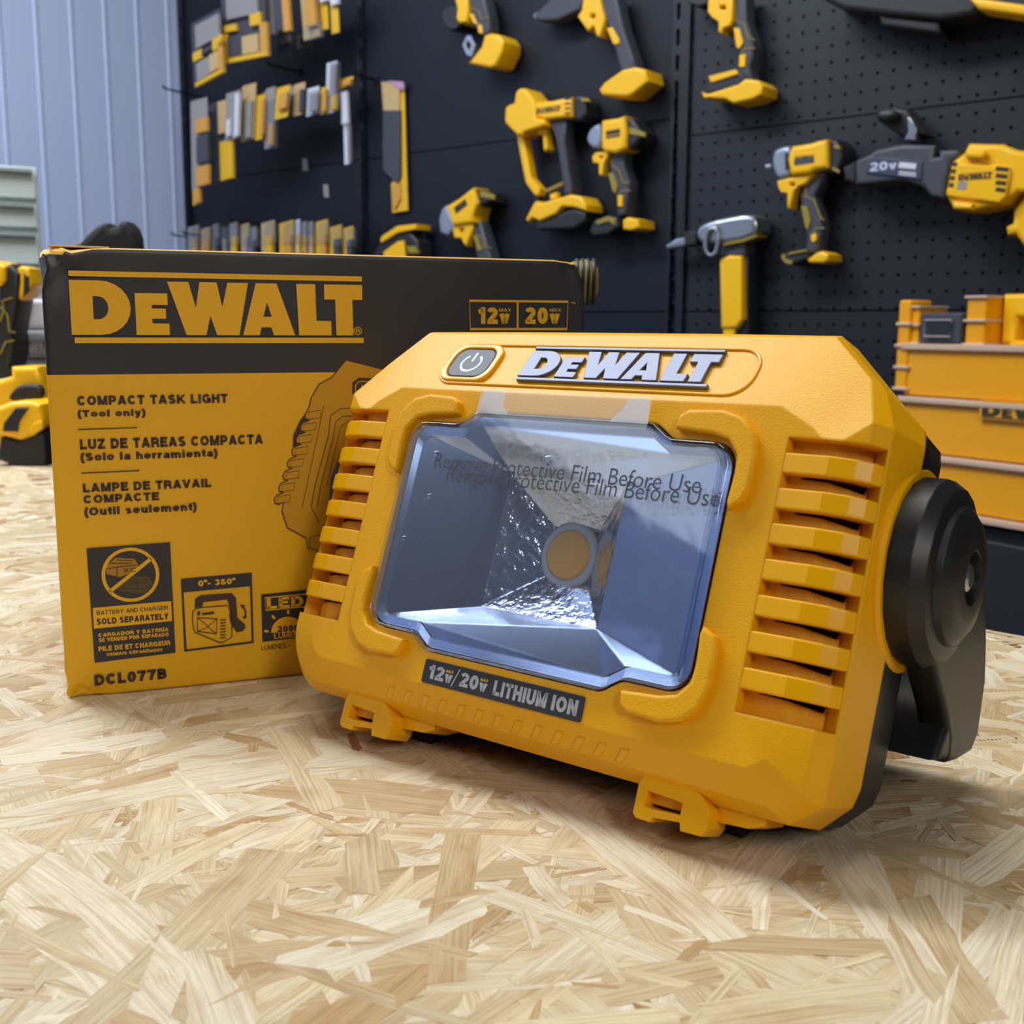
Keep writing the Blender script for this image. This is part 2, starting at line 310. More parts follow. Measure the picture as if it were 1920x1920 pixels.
# ------------------------------------------------------------------ the room
def slab(name, pts, z0, z1, mt, kind='structure'):
    n = len(pts); V = [(p[0] * S, p[1] * S, (z + ZT) * S) for z in (z0, z1) for p in pts]
    Fc = [tuple(range(n))[::-1], tuple(range(n, 2 * n))] + [(i, (i + 1) % n, n + (i + 1) % n, n + i) for i in range(n)]
    return set_props(link_mesh(name, V, Fc, mt, None, 0), kind=kind)
CONC = mat('floor_concrete', (120, 120, 122), 0.7, speck=(6, 0.25))
A_L = WALL.at(346, 250)[0]; A_R = 3400.0
CORNER = WALL.O + WA * A_L
cl_far = CORNER + WB * 7000; rr = WALL.O + WA * A_R
slab('ceiling', [tuple(CORNER - WA * 60 - WB * 80)[:2], tuple(rr - WB * 80)[:2], tuple(rr + WB * 6000)[:2], tuple(cl_far - WA * 60)[:2]], 1900, 1930, mat('ceiling_pale', (118, 126, 144), 0.7))
slab('wall_right', [tuple(rr)[:2], tuple(rr + WA * 30)[:2], tuple(rr + WA * 30 + WB * 6000)[:2], tuple(rr + WB * 6000)[:2]], -900, 1900, mat('wall_blue_white', (130, 142, 166), 0.6))
slab('wall_front', [tuple(rr + WB * 5970)[:2], tuple(rr + WB * 6000)[:2], tuple(CORNER + WB * 6000)[:2], tuple(CORNER + WB * 5970)[:2]], -900, 1900, mat('wall_far_blue_white', (120, 130, 152), 0.6))
slab('floor', [tuple(CORNER - WA * 60 - WB * 80)[:2], tuple(rr - WB * 80)[:2], tuple(rr + WB * 6000)[:2], tuple(cl_far - WA * 60)[:2]], -930, -900, CONC)
# corrugated cladding of the left wall: one ribbed sheet
def cladding():
    V = []; Fc = []; prof = []
    s = -40.0; pitch = 86.0
    while s < 7000:
        prof += [(s, 0), (s + 66, 0), (s + 69, 2.2), (s + 75, 2.2), (s + 78, 0)]; s += pitch
    for z in (-900, 1900):
        for ss, d in prof:
            P = CORNER + WB * ss + WA * d * 1.0 - WA * 6; V.append((P.x * S, P.y * S, (z + ZT) * S))
    n = len(prof)
    for i in range(n - 1): Fc.append((i, i + 1, n + i + 1, n + i))
    return set_props(link_mesh('wall_left', V, Fc, CLAD, None, 0), kind='structure')
cladding()
# back wall: plain backing, two plain panels and one punched panel in front of it, upright rails between
WALL.base = (0, 0, 0)
def wall_piece(name, a0, a1, z0, z1, b0, b1, mt, bevel=0.0):
    V = [(a, b, z) for b in (b0, b1) for a, z in ((a0, z0), (a1, z0), (a1, z1), (a0, z1))]
    Fc = [(0, 1, 2, 3), (4, 5, 6, 7), (0, 1, 5, 4), (1, 2, 6, 5), (2, 3, 7, 6), (3, 0, 4, 7)]
    P = [WALL.O + WA * a + WB * b + UZ * (z + ZT) for a, b, z in V]
    return set_props(link_mesh(name, [tuple(p * S) for p in P], Fc, mt, None, 0), kind='structure')
BACK = mat('backing_dark', (20, 22, 28), 0.8)
def punched():
    mt = bpy.data.materials.new('punched_navy_panel'); mt.use_nodes = True; nt = mt.node_tree; b = nt.nodes['Principled BSDF']
    b.inputs['Base Color'].default_value = (*lin((11, 17, 29)), 1); b.inputs['Roughness'].default_value = 0.5
    tc = nt.nodes.new('ShaderNodeTexCoord'); uv = nt.nodes.new('ShaderNodeSeparateXYZ'); nt.links.new(tc.outputs['UV'], uv.inputs[0])
    def near(sock):
        a = nt.nodes.new('ShaderNodeMath'); a.operation = 'FRACT'; nt.links.new(sock, a.inputs[0])
        s = nt.nodes.new('ShaderNodeMath'); s.operation = 'SUBTRACT'; s.inputs[1].default_value = 0.5; nt.links.new(a.outputs[0], s.inputs[0])
        p = nt.nodes.new('ShaderNodeMath'); p.operation = 'MULTIPLY'; nt.links.new(s.outputs[0], p.inputs[0]); nt.links.new(s.outputs[0], p.inputs[1]); return p.outputs[0]
    ad = nt.nodes.new('ShaderNodeMath'); ad.operation = 'ADD'; nt.links.new(near(uv.outputs[0]), ad.inputs[0]); nt.links.new(near(uv.outputs[1]), ad.inputs[1])
    lt = nt.nodes.new('ShaderNodeMath'); lt.operation = 'LESS_THAN'; lt.inputs[1].default_value = 0.105 ** 2; nt.links.new(ad.outputs[0], lt.inputs[0])
    tr = nt.nodes.new('ShaderNodeBsdfTransparent'); mx = nt.nodes.new('ShaderNodeMixShader'); out = nt.nodes['Material Output']
    nt.links.new(lt.outputs[0], mx.inputs[0]); nt.links.new(b.outputs[0], mx.inputs[1]); nt.links.new(tr.outputs[0], mx.inputs[2]); nt.links.new(mx.outputs[0], out.inputs[0])
    return mt
PUNCH = punched()
wall_piece('wall_back', A_L, A_R, -900, 1900, -60, -30, BACK)
aM = WALL.at(682, 250)[0]; aP = WALL.at(1277, 250)[0]
zs1 = WALL.at(1600, 218)[1]; zs2 = WALL.at(1470, 583)[1]; zl = WALL.at(880, 273)[1]
def seams(a0, a1, zs, mt, tag):
    zz = [-900] + sorted(zs) + [1900]
    for i in range(len(zz) - 1):
        o = wall_piece('wall_back_panel', a0 + 1, a1 - 1, zz[i] + 1.2, zz[i + 1] - 1.2, -3, 0, mt)
        o.name = 'wall_back'
        if mt is PUNCH:
            me = o.data; uvl = me.uv_layers.new(name='UVMap')
            for lp in me.loops:
                co = me.vertices[lp.vertex_index].co; P = co / S - WALL.O
                uvl.data[lp.index].uv = (P.dot(WA) / 25.4, (co.z / S - ZT) / 25.4)
seams(A_L, aM, [zl, zs2], WALLP, 'l'); seams(aM, aP, [zl, zs2], WALLP, 'm'); seams(aP, A_R, [zs1, zs2, zs1 + 420], PUNCH, 'r')
# upright slotted rails
def upright(a, w, n):
    loops = [[(a - w / 2, -900), (a + w / 2, -900), (a + w / 2, 1900), (a - w / 2, 1900)]]
    z = -120
    while z < 900:
        loops.append([(a - w / 2 + 7, z), (a - w / 2 + 7, z + 26), (a - w / 2 + 14, z + 26), (a - w / 2 + 14, z)]); z += 42
    v, f = curve_geo(loops, 8, 0.5)
    P = [WALL.O + WA * p[0] + WB * (p[2] + 4) + UZ * (p[1] + ZT) for p in v]
    set_props(link_mesh('trim_%d' % n, [tuple(q * S) for q in P], f, RAIL, None, 30), kind='structure')
upright(aP, 34, 1); upright(aM, 16, 2); upright(A_L + 9, 18, 3)

# ------------------------------------------------------------------ the bench
rnd = random.Random(5)
E1 = Vector((257, 597)); E2 = Vector((-628, 1382)); ed = (E1 - E2).normalized(); en = Vector((-0.664, -0.748))
cr = [E1 + ed * 700, E2 - ed * 300]; cr += [cr[1] + en * 1000, cr[0] + en * 1000]
def bench():
    cx, cy = sum(p.x for p in cr) / 4, sum(p.y for p in cr) / 4
    root = bpy.data.objects.new('workbench', None); C.objects.link(root); root.location = (cx * S, cy * S, 0)
    set_props(root, 'long workbench topped with raw oriented strand board under the lamp and carton', 'workbench')
    OSB0 = mat('strand_board_core', (206, 182, 142), 0.75, bump=(160, 0.5), speck=(70, 0.35))
    V = [((p.x - cx) * S, (p.y - cy) * S, (z + ZT) * S) for z in (-19, -1.0) for p in cr]
    Fc = [(3, 2, 1, 0), (4, 5, 6, 7)] + [(i, (i + 1) % 4, 4 + (i + 1) % 4, 4 + i) for i in range(4)]
    link_mesh('worktop', V, Fc, OSB0, root, 0)
    LEG = mat('bench_steel', (44, 46, 50), 0.5)
    for i in range(4):
        q = cr[i] + (Vector((cx, cy)) - cr[i]) * 0.12
        V = [((q.x + x - cx) * S, (q.y + y - cy) * S, z * S) for z in (0, ZT - 19) for x, y in ((-30, -30), (30, -30), (30, 30), (-30, 30))]
        link_mesh('leg', V, [(3, 2, 1, 0), (4, 5, 6, 7)] + [(k, (k + 1) % 4, 4 + (k + 1) % 4, 4 + k) for k in range(4)], LEG, root, 0)
    # the pressed wood strands of the top surface
    pal = [((220, 201, 164), 36), ((209, 187, 148), 34), ((227, 212, 182), 24), ((200, 174, 132), 16), ((192, 160, 114), 6), ((164, 126, 84), 1), ((232, 220, 192), 12)]
    bag = [c for c, k in pal for _ in range(k)]
    V = []; Fc = []; cols = []; uvs = []
    def inside(p, mrg=2):
        d = (p - E1).dot(en); t = (p - cr[1]).dot(ed); return mrg < d < 1000 - mrg and mrg < t < (cr[0] - cr[1]).length - mrg
    def strand(p, big):
        L = min(150, rnd.lognormvariate(math.log(64), 0.42)); w = min(32, max(4, rnd.lognormvariate(math.log(13), 0.45)))
        if not big: L = rnd.uniform(7, 30); w = rnd.uniform(1.2, 4.5)
        elif rnd.random() < .25: L *= .6; w *= .35
        an = rnd.gauss(0.9, 0.9) if rnd.random() < .6 else rnd.uniform(0, math.pi)
        d = Vector((math.cos(an), math.sin(an))); q = Vector((-d.y, d.x)); bend = rnd.gauss(0, 0.022) * L
        z = -0.95 + 0.93 * rnd.random() ** 0.8; tilt = rnd.gauss(0, 0.03); k0 = len(V); n = 9
        sk0 = rnd.gauss(0, w * .22); sk1 = rnd.gauss(0, w * .22); tp0 = rnd.uniform(.7, 1); tp1 = rnd.uniform(.7, 1)
        pts = []
        for i in range(n):
            t = i / (n - 1) - .5; ww = w * (1 - (1 - tp0) * max(0, -2 * t) ** 2 - (1 - tp1) * max(0, 2 * t) ** 2) * rnd.uniform(.84, 1.08)
            c = p + d * t * L + q * bend * (t * t * 4 - 1)
            for sd in (-1, 1):
                e = (sk0 * sd + rnd.gauss(0, w * .12) if i == 0 else 0) + (sk1 * sd + rnd.gauss(0, w * .12) if i == n - 1 else 0)
                pts.append((c + q * sd * ww / 2 + d * e, max(-1.02, min(0, z + tilt * sd * .5)), (t * L, sd * ww / 2)))
        if not all(inside(x[0]) for x in pts): return
        ou, ov = rnd.uniform(0, 900), rnd.uniform(0, 900); col = rnd.choice(bag); g = rnd.uniform(.93, 1.05); col = tuple(min(1, c * g) for c in lin(col))
        for x in pts: V.append(((x[0].x - cx) * S, (x[0].y - cy) * S, (ZT + x[1]) * S))
        rim = list(range(0, 2 * n, 2)) + list(range(2 * n - 1, 0, -2)); kr = len(V)
        for j in rim: x = pts[j]; V.append(((x[0].x - cx) * S, (x[0].y - cy) * S, (ZT + x[1] - .5) * S))
        for q_ in range(len(rim)):
            j0, j1 = q_, (q_ + 1) % len(rim); Fc.append((k0 + rim[j0], k0 + rim[j1], kr + j1, kr + j0))
            for j in (rim[j0], rim[j1], rim[j1], rim[j0]):
                cols.extend((*col, 1)); uvs.extend(((pts[j][2][0] + ou) * .01, (pts[j][2][1] + ov) * .01))
        for i in range(n - 1):
            a = k0 + 2 * i; Fc.append((a, a + 1, a + 3, a + 2))
            for j in (0, 1, 3, 2):
                cols.extend((*col, 1)); uvs.extend(((pts[2 * i + j][2][0] + ou) * .01, (pts[2 * i + j][2][1] + ov) * .01))
    for _ in range(7800):
        y = math.sqrt(rnd.uniform(200 ** 2, 1480 ** 2)) if rnd.random() < .6 else rnd.uniform(200, 700)
        strand(Vector((rnd.uniform(-1, 1) * (.5 * y + 60), y)), True)
    for _ in range(6500):
        strand(cr[1] + ed * rnd.uniform(0, (cr[0] - cr[1]).length) + en * rnd.uniform(0, 1000), True)
    for _ in range(5200):     # small splinters
        y = rnd.uniform(210, 620); strand(Vector((rnd.uniform(-1, 1) * (.5 * y + 40), y)), False)
    mt = bpy.data.materials.new('wood_strand'); mt.use_nodes = True; nt = mt.node_tree; b = nt.nodes['Principled BSDF']
    b.inputs['Roughness'].default_value = 0.55; b.inputs['Specular IOR Level'].default_value = 0.35
    at = nt.nodes.new('ShaderNodeAttribute'); at.attribute_name = 'tone'
    tc = nt.nodes.new('ShaderNodeTexCoord'); mp = nt.nodes.new('ShaderNodeMapping'); mp.inputs['Scale'].default_value = (2.5, 95, 1); nt.links.new(tc.outputs['UV'], mp.inputs[0])
    n1 = nt.nodes.new('ShaderNodeTexNoise'); n1.inputs['Scale'].default_value = 1.0; n1.inputs['Detail'].default_value = 5; n1.inputs['Roughness'].default_value = .7; n1.inputs['Distortion'].default_value = .4; nt.links.new(mp.outputs[0], n1.inputs['Vector'])
    rp = nt.nodes.new('ShaderNodeValToRGB'); rp.color_ramp.elements[0].position = .30; rp.color_ramp.elements[0].color = (.60, .49, .37, 1); rp.color_ramp.elements[1].position = .56; rp.color_ramp.elements[1].color = (1.04, 1.04, 1.04, 1)
    nt.links.new(n1.outputs[0], rp.inputs[0])
    mp2 = nt.nodes.new('ShaderNodeMapping'); mp2.inputs['Scale'].default_value = (2.5, 6, 1); nt.links.new(tc.outputs['UV'], mp2.inputs[0])
    n2 = nt.nodes.new('ShaderNodeTexNoise'); n2.inputs['Scale'].default_value = 1.5; n2.inputs['Detail'].default_value = 3; nt.links.new(mp2.outputs[0], n2.inputs['Vector'])
    rp2 = nt.nodes.new('ShaderNodeValToRGB'); rp2.color_ramp.elements[0].position = .30; rp2.color_ramp.elements[0].color = (.76, .64, .50, 1); rp2.color_ramp.elements[1].position = .50; rp2.color_ramp.elements[1].color = (1, 1, 1, 1)
    nt.links.new(n2.outputs[0], rp2.inputs[0])
    m1 = nt.nodes.new('ShaderNodeMix'); m1.data_type = 'RGBA'; m1.blend_type = 'MULTIPLY'; m1.inputs[0].default_value = .75; nt.links.new(at.outputs[0], m1.inputs[6]); nt.links.new(rp.outputs[0], m1.inputs[7])
    m2 = nt.nodes.new('ShaderNodeMix'); m2.data_type = 'RGBA'; m2.blend_type = 'MULTIPLY'; m2.inputs[0].default_value = .8; nt.links.new(m1.outputs[2], m2.inputs[6]); nt.links.new(rp2.outputs[0], m2.inputs[7])
    nt.links.new(m2.outputs[2], b.inputs['Base Color'])
    bp = nt.nodes.new('ShaderNodeBump'); bp.inputs['Strength'].default_value = .55; bp.inputs['Distance'].default_value = .0012; nt.links.new(n1.outputs[0], bp.inputs['Height']); nt.links.new(bp.outputs[0], b.inputs['Normal'])
    me = bpy.data.meshes.new('wood_strands'); me.from_pydata(V, [], Fc); me.materials.append(mt)
    me.color_attributes.new('tone', 'FLOAT_COLOR', 'CORNER').data.foreach_set('color', cols)
    me.uv_layers.new(name='UVMap').data.foreach_set('uv', uvs)
    o = bpy.data.objects.new('wood_strands', me); C.objects.link(o); o.parent = root; o['kind'] = 'stuff'
    # sawn edge of the board along the back
bench()

# ------------------------------------------------------------------ the task light
def cutter(polys, axis, d0, d1):
    """closed prisms (in lamp coordinates) for cutting; axis 'n': outline in (u,v); axis 'v': outline in (u,n)"""
    V = []; Fc = []
    for pl in polys:
        n = len(pl); k = len(V)
        for d in (d0, d1):
            for x, y in pl: V.append((x, y, d) if axis == 'v' else (x, d, y))      # (u, n, v)
        Fc += [tuple(k + i for i in range(n)), tuple(k + n + i for i in reversed(range(n)))]
        Fc += [(k + i, k + (i + 1) % n, k + n + (i + 1) % n, k + n + i)[::-1] for i in range(n)]
    return V, Fc
def mirror(p): return [(-x, y) for x, y in reversed(p)]
def lens_outline(o):
    """lens edge offset inwards by o: rounded oblong with a wider middle above and below"""
    w, h, hb = 68.2 - o, 39.8 - o, 44.8 - o; r = 7.5 - o * .5
    q = [(w, h - r)] + arc(w - r, h - r, r, r, 0, 90, 5)[1:] + [(46, h), (44, h + .6), (38.5, hb - .6), (36.5, hb)]
    half = q + [(-x, y) for x, y in reversed(q)]
    return half + [(-x, -y) for x, y in half]
def build_lamp():
    F = LAMP
    root = F.thing('task_light', 'yellow cordless task light with square reflector standing on the strand board before the carton', 'task light', base=(0, -40, -74))
    # --- yellow front housing: four outlines from the flat face back to the seam
    def ring(pts):        # right half -> closed loop (u,n,v) with the top first
        rgt = [(u, n, v) for u, v, n in pts]; a, c, e = [Vector(p) for p in rgt[4:7]]     # the lower corner: cut on the right, rounded on the left
        cut = [a.lerp(c, i / 4) for i in range(5)] + [c.lerp(e, i / 5) for i in range(1, 6)]
        a2 = Vector((a.x, a.y, a.z + 5)); e2 = Vector((e.x - 4, e.y, e.z)); rd = []
        for i in range(10):
            t = math.radians(10 * i); rd.append(Vector((e2.x + (a2.x - e2.x) * math.cos(t), a2.y + (e2.y - a2.y) * i / 9, a2.z - (a2.z - e2.z) * math.sin(t))))
        lft = rgt[:4] + [tuple(p) for p in rd] + rgt[7:]; rgt = rgt[:4] + [tuple(p) for p in cut] + rgt[7:]
        return rgt + [(-u, n, v) for u, n, v in reversed(lft)]
    K = [ring([(40, 53, 0), (80, 53, 0), (91, 47, 0), (98, 41, 0), (98, -48, 0), (96.5, -53, 0), (91, -57, 0), (40, -57, 0)]),
         ring([(40, 81, -15), (87, 81, -15), (102, 66.5, -12), (108.5, 50, -2.5), (108.5, -52, -2.5), (107.5, -60, -3.5), (97, -66.5, -6), (40, -66, -6)]),
         ring([(40, 82.6, -17), (87.6, 82.4, -17.5), (106, 64, -16), (113, 50, -9), (113, -54, -9), (112, -63, -11), (102, -70.5, -13), (40, -71, -14)]),
         ring([(40, 83, -32), (88, 83, -32), (115, 56, -31.5), (115.8, 51, -31), (115, -56, -31), (113.5, -62, -31), (105, -71, -31), (40, -72, -31)])]
    n = len(K[0]); V = [p for lp in K for p in lp]; Fc = [tuple(range(n)), tuple(range(3 * n, 4 * n))[::-1]]
    for j in range(3):
        for i in range(n):
            i2 = (i + 1) % n; Fc.append((j * n + i, j * n + i2, (j + 1) * n + i2, (j + 1) * n + i))
    body = F.mesh('front_housing', V, Fc, Y_LAMP, root, 15)
    rec = [(84.3, 3), (84.3, -5.4), (97.5, -5.8), (103, -8.4), (107.2, -13), (113, -7.5), (118, -3)]
    Vc, Fcc = cutter([rec, mirror(rec)], 'v', -41.6, 43.4)
    V2, F2 = cutter([lens_outline(-0.4)], 'n', -27, 6)
    k = len(Vc); c1 = F.mesh('cut', Vc + V2, Fcc + [tuple(i + k for i in f) for f in F2], Y_LAMP, root, 0)
    sl = []
    for j in range(7):
        v = 32.2 - 11.1 * j; s1 = [(88.5, v - .4), (88.5, v + .8), (99, v + .8), (106.8, v + .6), (106.2, v - 2.2), (103.5, v - 1.8), (97, v - .8)]
        sl += [s1, mirror(s1)]
    V3, F3 = cutter(sl, 'n', -26, -5); c2 = F.mesh('cut', V3, F3, Y_LAMP, root, 0)
    for c in (c1, c2):
        md = body.modifiers.new('b', 'BOOLEAN'); md.operation = 'DIFFERENCE'; md.solver = 'EXACT'; md.object = c
    dg = bpy.context.evaluated_depsgraph_get(); dg.update()
    me = bpy.data.meshes.new_from_object(body.evaluated_get(dg)); body.modifiers.clear(); body.data = me
    me.polygons.foreach_set('use_smooth', [True] * len(me.polygons)); me.set_sharp_from_angle(angle=math.radians(15))
    for c in (c1, c2): bpy.data.objects.remove(c)
    # --- louvre bars across each vent
    outer = [(83.6, -.1), (98.3, -.1), (106, -2.2), (110.2, -4.9), (112.6, -8.6)]; inner = [(108.3, -12), (103.5, -6.6), (97, -4.4), (83.6, -4.4)]
    for sd in (1, -1):
        pl = outer + inner; pl = pl if sd == 1 else mirror(pl); Vb = []; Fb = []
        for j in range(7):
            v, f = curve_geo([pl], 6.5, 0.6, 2); k = len(Vb); vc = 35.3 - 11.1 * j
            Vb += [(p[0], p[1], vc + p[2]) for p in v]; Fb += [tuple(i + k for i in q) for q in f]
        F.mesh('vent_grille', Vb, Fb, Y_LAMP_SMOOTH, root, 12)
    # --- black rear shell
    def inset(lp, d, n): return [(u - math.copysign(d, u), n, v - math.copysign(d, v)) for u, _, v in lp]
    R = [inset(K[3], .5, -31.2), inset(K[3], .9, -52), inset(K[3], 7, -66), inset(K[3], 16, -72)]
    V = [p for lp in R for p in lp]; Fc = [tuple(range(n)), tuple(range(3 * n, 4 * n))[::-1]]
    for j in range(3):
        for i in range(n): Fc.append((j * n + i, j * n + (i + 1) % n, (j + 1) * n + (i + 1) % n, (j + 1) * n + i))
    F.mesh('rear_shell', V, Fc, B_LAMP, root, 25)
    # --- corner guards round the lens
    g = [(46.5, 43), (47.2, 47.5), (50, 49.4), (62, 50), (69, 48), (74.2, 43), (76.2, 36), (76, 25), (74.5, 21), (70.2, 18.5), (69.6, 21), (70.4, 30), (69.8, 36), (66, 40.5), (60, 42)]
    for sx in (1, -1):
        for sy in (1, -1):
            pl = [(x * sx, y * sy) for x, y in g]; F.prism('lens_guard', pl, -1, 3.6, Y_LAMP, 1.0, root, 3)
    # --- reflector
    def along(lp, per):
        out = []
        for i in range(len(lp)):
            out.append(lp[i])
        return out
    out = lens_outline(1.2); mid = lens_outline(4.5); m_ = len(out)
    V = [(x, -1.2, y) for x, y in out] + [(x, -1.6, y) for x, y in mid]
    Fc = [(i, (i + 1) % m_, m_ + (i + 1) % m_, m_ + i) for i in range(m_)]
    VV, FF, FM = list(V), list(Fc), [0] * len(Fc)
    w, h, hb = 63.7, 35.3, 40.3
    O = [[(-36.5, hb), (36.5, hb), (44, h), (w, h)], [(w, h), (w, -h)], [(w, -h), (44, -h), (36.5, -hb), (-36.5, -hb), (-44, -h), (-w, -h)], [(-w, -h), (-w, h)]]
    O[0] = [(-w, h), (-44, h)] + O[0]
    sq = [(-25, 25), (25, 25), (25, -25), (-25, -25)]; V = []; Fc = []
    for e in range(4):
        k = len(VV); VV += [(x, -1.6, y) for x, y in O[e]]; a, b = sq[e], sq[(e + 1) % 4]; VV += [(b[0], -10, b[1]), (a[0], -10, a[1])]; FF.append(tuple(range(k, len(VV)))); FM.append(0)
    si = [(-9.5, 9.5), (9.5, 9.5), (9.5, -9.5), (-9.5, -9.5)]; V = []; Fc = []
    for e in range(4):
        a, b, c, d = sq[e], sq[(e + 1) % 4], si[(e + 1) % 4], si[e]; k = len(VV)
        VV += [(a[0], -10, a[1]), (b[0], -10, b[1]), (c[0], -22.6, c[1]), (d[0], -22.6, d[1])]; FF.append((k, k + 1, k + 2, k + 3)); FM.append(1)
    rf = F.mesh('reflector', VV, FF, [CHROME, CHROME_IN], root, 0, FM); rf['label'] = 'chrome four-sided reflector'
    led = F.lathe('light_emitter', [(0, 12.2), (2.2, 12.2), (2.8, 11.4), (2.8, 9.2)], (0, -23.6, -.5), 'b', LED_G, 40, root); led['label'] = 'grey ring of the emitter'
    ph = F.lathe('phosphor_disc', [(0, 9.1), (3.0, 9.1), (3.4, 8.5)], (0, -23.4, -.5), 'b', LED_O, 40, led); ph['label'] = 'round orange phosphor disc'
    # --- clear lens with its soft rolled edge, and the loose protective film on it
    lens = F.prism('lens_cover', lens_outline(0), -1.0, 3.6, LENS, 1.7, root, 4, 40); lens['label'] = 'clear domed plastic lens cover'
    ribs = F.prism('lens_rim', [lens_outline(2.6), lens_outline(3.6)], 3.4, 4.0, LENS, .28, lens)
    fb = 4.3; fo = lens_outline(3.4); fo = fo[:10] + [(36.4, 51.4), (35.4, 52.4), (-35.4, 52.4), (-36.4, 51.4)] + fo[10:]
    # film follows the lens, with a slight lift along the top
    F.flat('protective_film', [(*(lambda vf: ([(p[0], p[1]) for p in vf[0]], vf[1]))(flat_fill(fo)),)], fb, FILM, root)['label'] = 'clear protective film over the lens'
    film = root.children[-1]
    for tb in ([(-36.3, 43.5), (-35.2, 51.3), (-34, 52.4), (-26.5, 52.2), (-24.6, 50.5), (-25.2, 47.2), (-21.5, 43.5)], [(21.5, 43.5), (25.2, 47.5), (27.2, 51.3), (30, 52.3), (34.8, 52.3), (35.6, 51), (36.6, 43.5)]):
        t = F.flat('pull_tab', [flat_fill(tb)], fb - .2, FILM_TAB, film); t['label'] = 'hazy pull tab of the film'
    for (s, u0_, v0_, w_, h_, rot) in (('Remove Protective Film Before Use', -50.5, 21.4, 111, 5.8, .005), ('Remove Protective Film Before Use', -43.2, 17.0, 111, 5.8, .012)):  # second, lower line is the lettering's reflection in the reflector, painted as ink
        tv, tf = text_geo(s, w_, h_, -0.004)
        F.flat('film_lettering_and_reflection', [([(u0_ + x, v0_ + y + x * rot) for x, y in tv], tf)], fb + .08, FILM_INK_REFL, film)
    for (u_, v_) in ((-51, 25.5), (0, 27.5), (-49.5, 9), (-57, -8)):       # air bubbles under the film
        bl = [(math.sin(a) * 2.4, .75 * math.cos(a)) for a in [i * math.pi / 12 for i in range(7)]]
        F.lathe('air_bubble', [(.0, 2.6), (.35, 2.2), (.6, 1.2), (.65, .1)], (u_, fb - .1, v_), 'b', LENS, 20, film)
    # --- sloping top band: pocket, button, maker's lettering
    sl_n = 15 / 28.0; hyp = math.hypot(28, 15)
    def band(x, y, hgt): return (x, -(y - 53) * sl_n + hgt * 28 / hyp, y + hgt * 15 / hyp)
    def band_prism(name, loops, h0, h1, mt, bev, parent, res=2):
        v, f = curve_geo(loops, h1 - h0, bev, res); c = (h0 + h1) / 2
        return F.mesh(name, [band(p[0], p[1], c + p[2]) for p in v], f, mt, parent, 35)
    pk = rrect(-66.8, 55.6, 66.6, 75.6, 8.5, 6); pi_ = rrect(-65.7, 56.6, 65.5, 74.6, 7.6, 6)
    band_prism('raised_border', [pk, pi_], -.3, .75, Y_LAMP_SMOOTH, .45, root, 3)
    rim = band_prism('button_rim', [rrect(-65.2, 56.6, -40.2, 74.4, 6, 6), rrect(-62.6, 58.4, -43, 72.4, 5, 6)], -.3, 1.5, Y_LAMP_SMOOTH, .7, root, 3)
    btn = band_prism('power_button', [rrect(-62.4, 58.6, -43.2, 72.2, 4.6, 6)], -.3, 1.1, BTN, .6, root, 3); btn['label'] = 'dark grey power button'
    cx, cy = -52.8, 65.2
    a0 = arc(cx, cy, 4.5, 3.9, 125, 415, 20); o_, i_ = ribbon(a0, .95); st = [(cx - .5, cy + .6), (cx + .5, cy + .6), (cx + .5, cy + 5), (cx - .5, cy + 5)]
    band_prism('power_symbol', [[tuple(p) for p in o_] + [tuple(p) for p in reversed(i_)]], 1.05, 1.2, WHITE_INK, 0, btn)
    band_prism('power_symbol', [st], 1.05, 1.2, WHITE_INK, 0, btn)
    lg = band_prism('maker_lettering', logo_loops(lambda x, y: (-26.8 + 78.6 * x, 57.9 + 15.9 * y)), -.2, 1.5, SILVER, .25, root, 2); lg['label'] = 'raised silver lettering'
    # --- charcoal label
    lb = F.prism('voltage_label', rrect(-36.3, -56.2, 32.8, -47.7, .9, 3), -.5, .5, LABEL_D, .15, root); lb['label'] = 'charcoal label with silver lettering'
    gs = []; gy = []
    def tx(s, x, y, w, h, bold, dst): tv, tf = bold_geo(s, w, h, .25, .09); dst.append(([(x + p[0], y + p[1]) for p in tv], tf))
    tx('12', -33.8, -54.4, 7.4, 5.0, .05, gs); tx('v', -26.0, -54.4, 3.6, 3.2, .05, gs); tx('20', -18.9, -54.4, 8.2, 5.0, .05, gs); tx('v', -10.3, -54.4, 3.6, 3.2, .05, gs)
    gs.append(([(-22.6, -55.2), (-22.1, -55.2), (-19.7, -48.7), (-20.2, -48.7)], [(0, 1, 2, 3)]))
    tx('LITHIUM', -4.0, -54.5, 22.5, 5.1, .06, gs); tx('ION', 20.6, -54.5, 10.2, 5.1, .06, gs)
    tx('MAX', -25.9, -50.8, 3.4, 1.0, .04, gy); tx('MAX', -10.2, -50.8, 3.4, 1.0, .04, gy)
    F.flat('voltage_lettering', gs, .56, LABEL_T, lb); F.flat('voltage_lettering', gy, .56, Y_INK, lb)
    # --- embossed rib strip under the label, on the rolled lower edge
    V = []; Fc = []
    for j in range(13):
        u = -56 + 8.4 * j; v, f = curve_geo([[(u, 1.0), (u + 3.0, 1.0), (u + 6.2, 5.6), (u + 3.2, 5.6)]], .7, .3, 2); k = len(V)
        V += [(p[0], -0.35 - (8.6 - p[1]) * 6 / 9 + p[2] * .83, -66.2 + p[1] - p[2] * .55) for p in v]; Fc += [tuple(i + k for i in q) for q in f]
    F.mesh('embossed_strip', V, Fc, Y_LAMP_SMOOTH, root, 35)
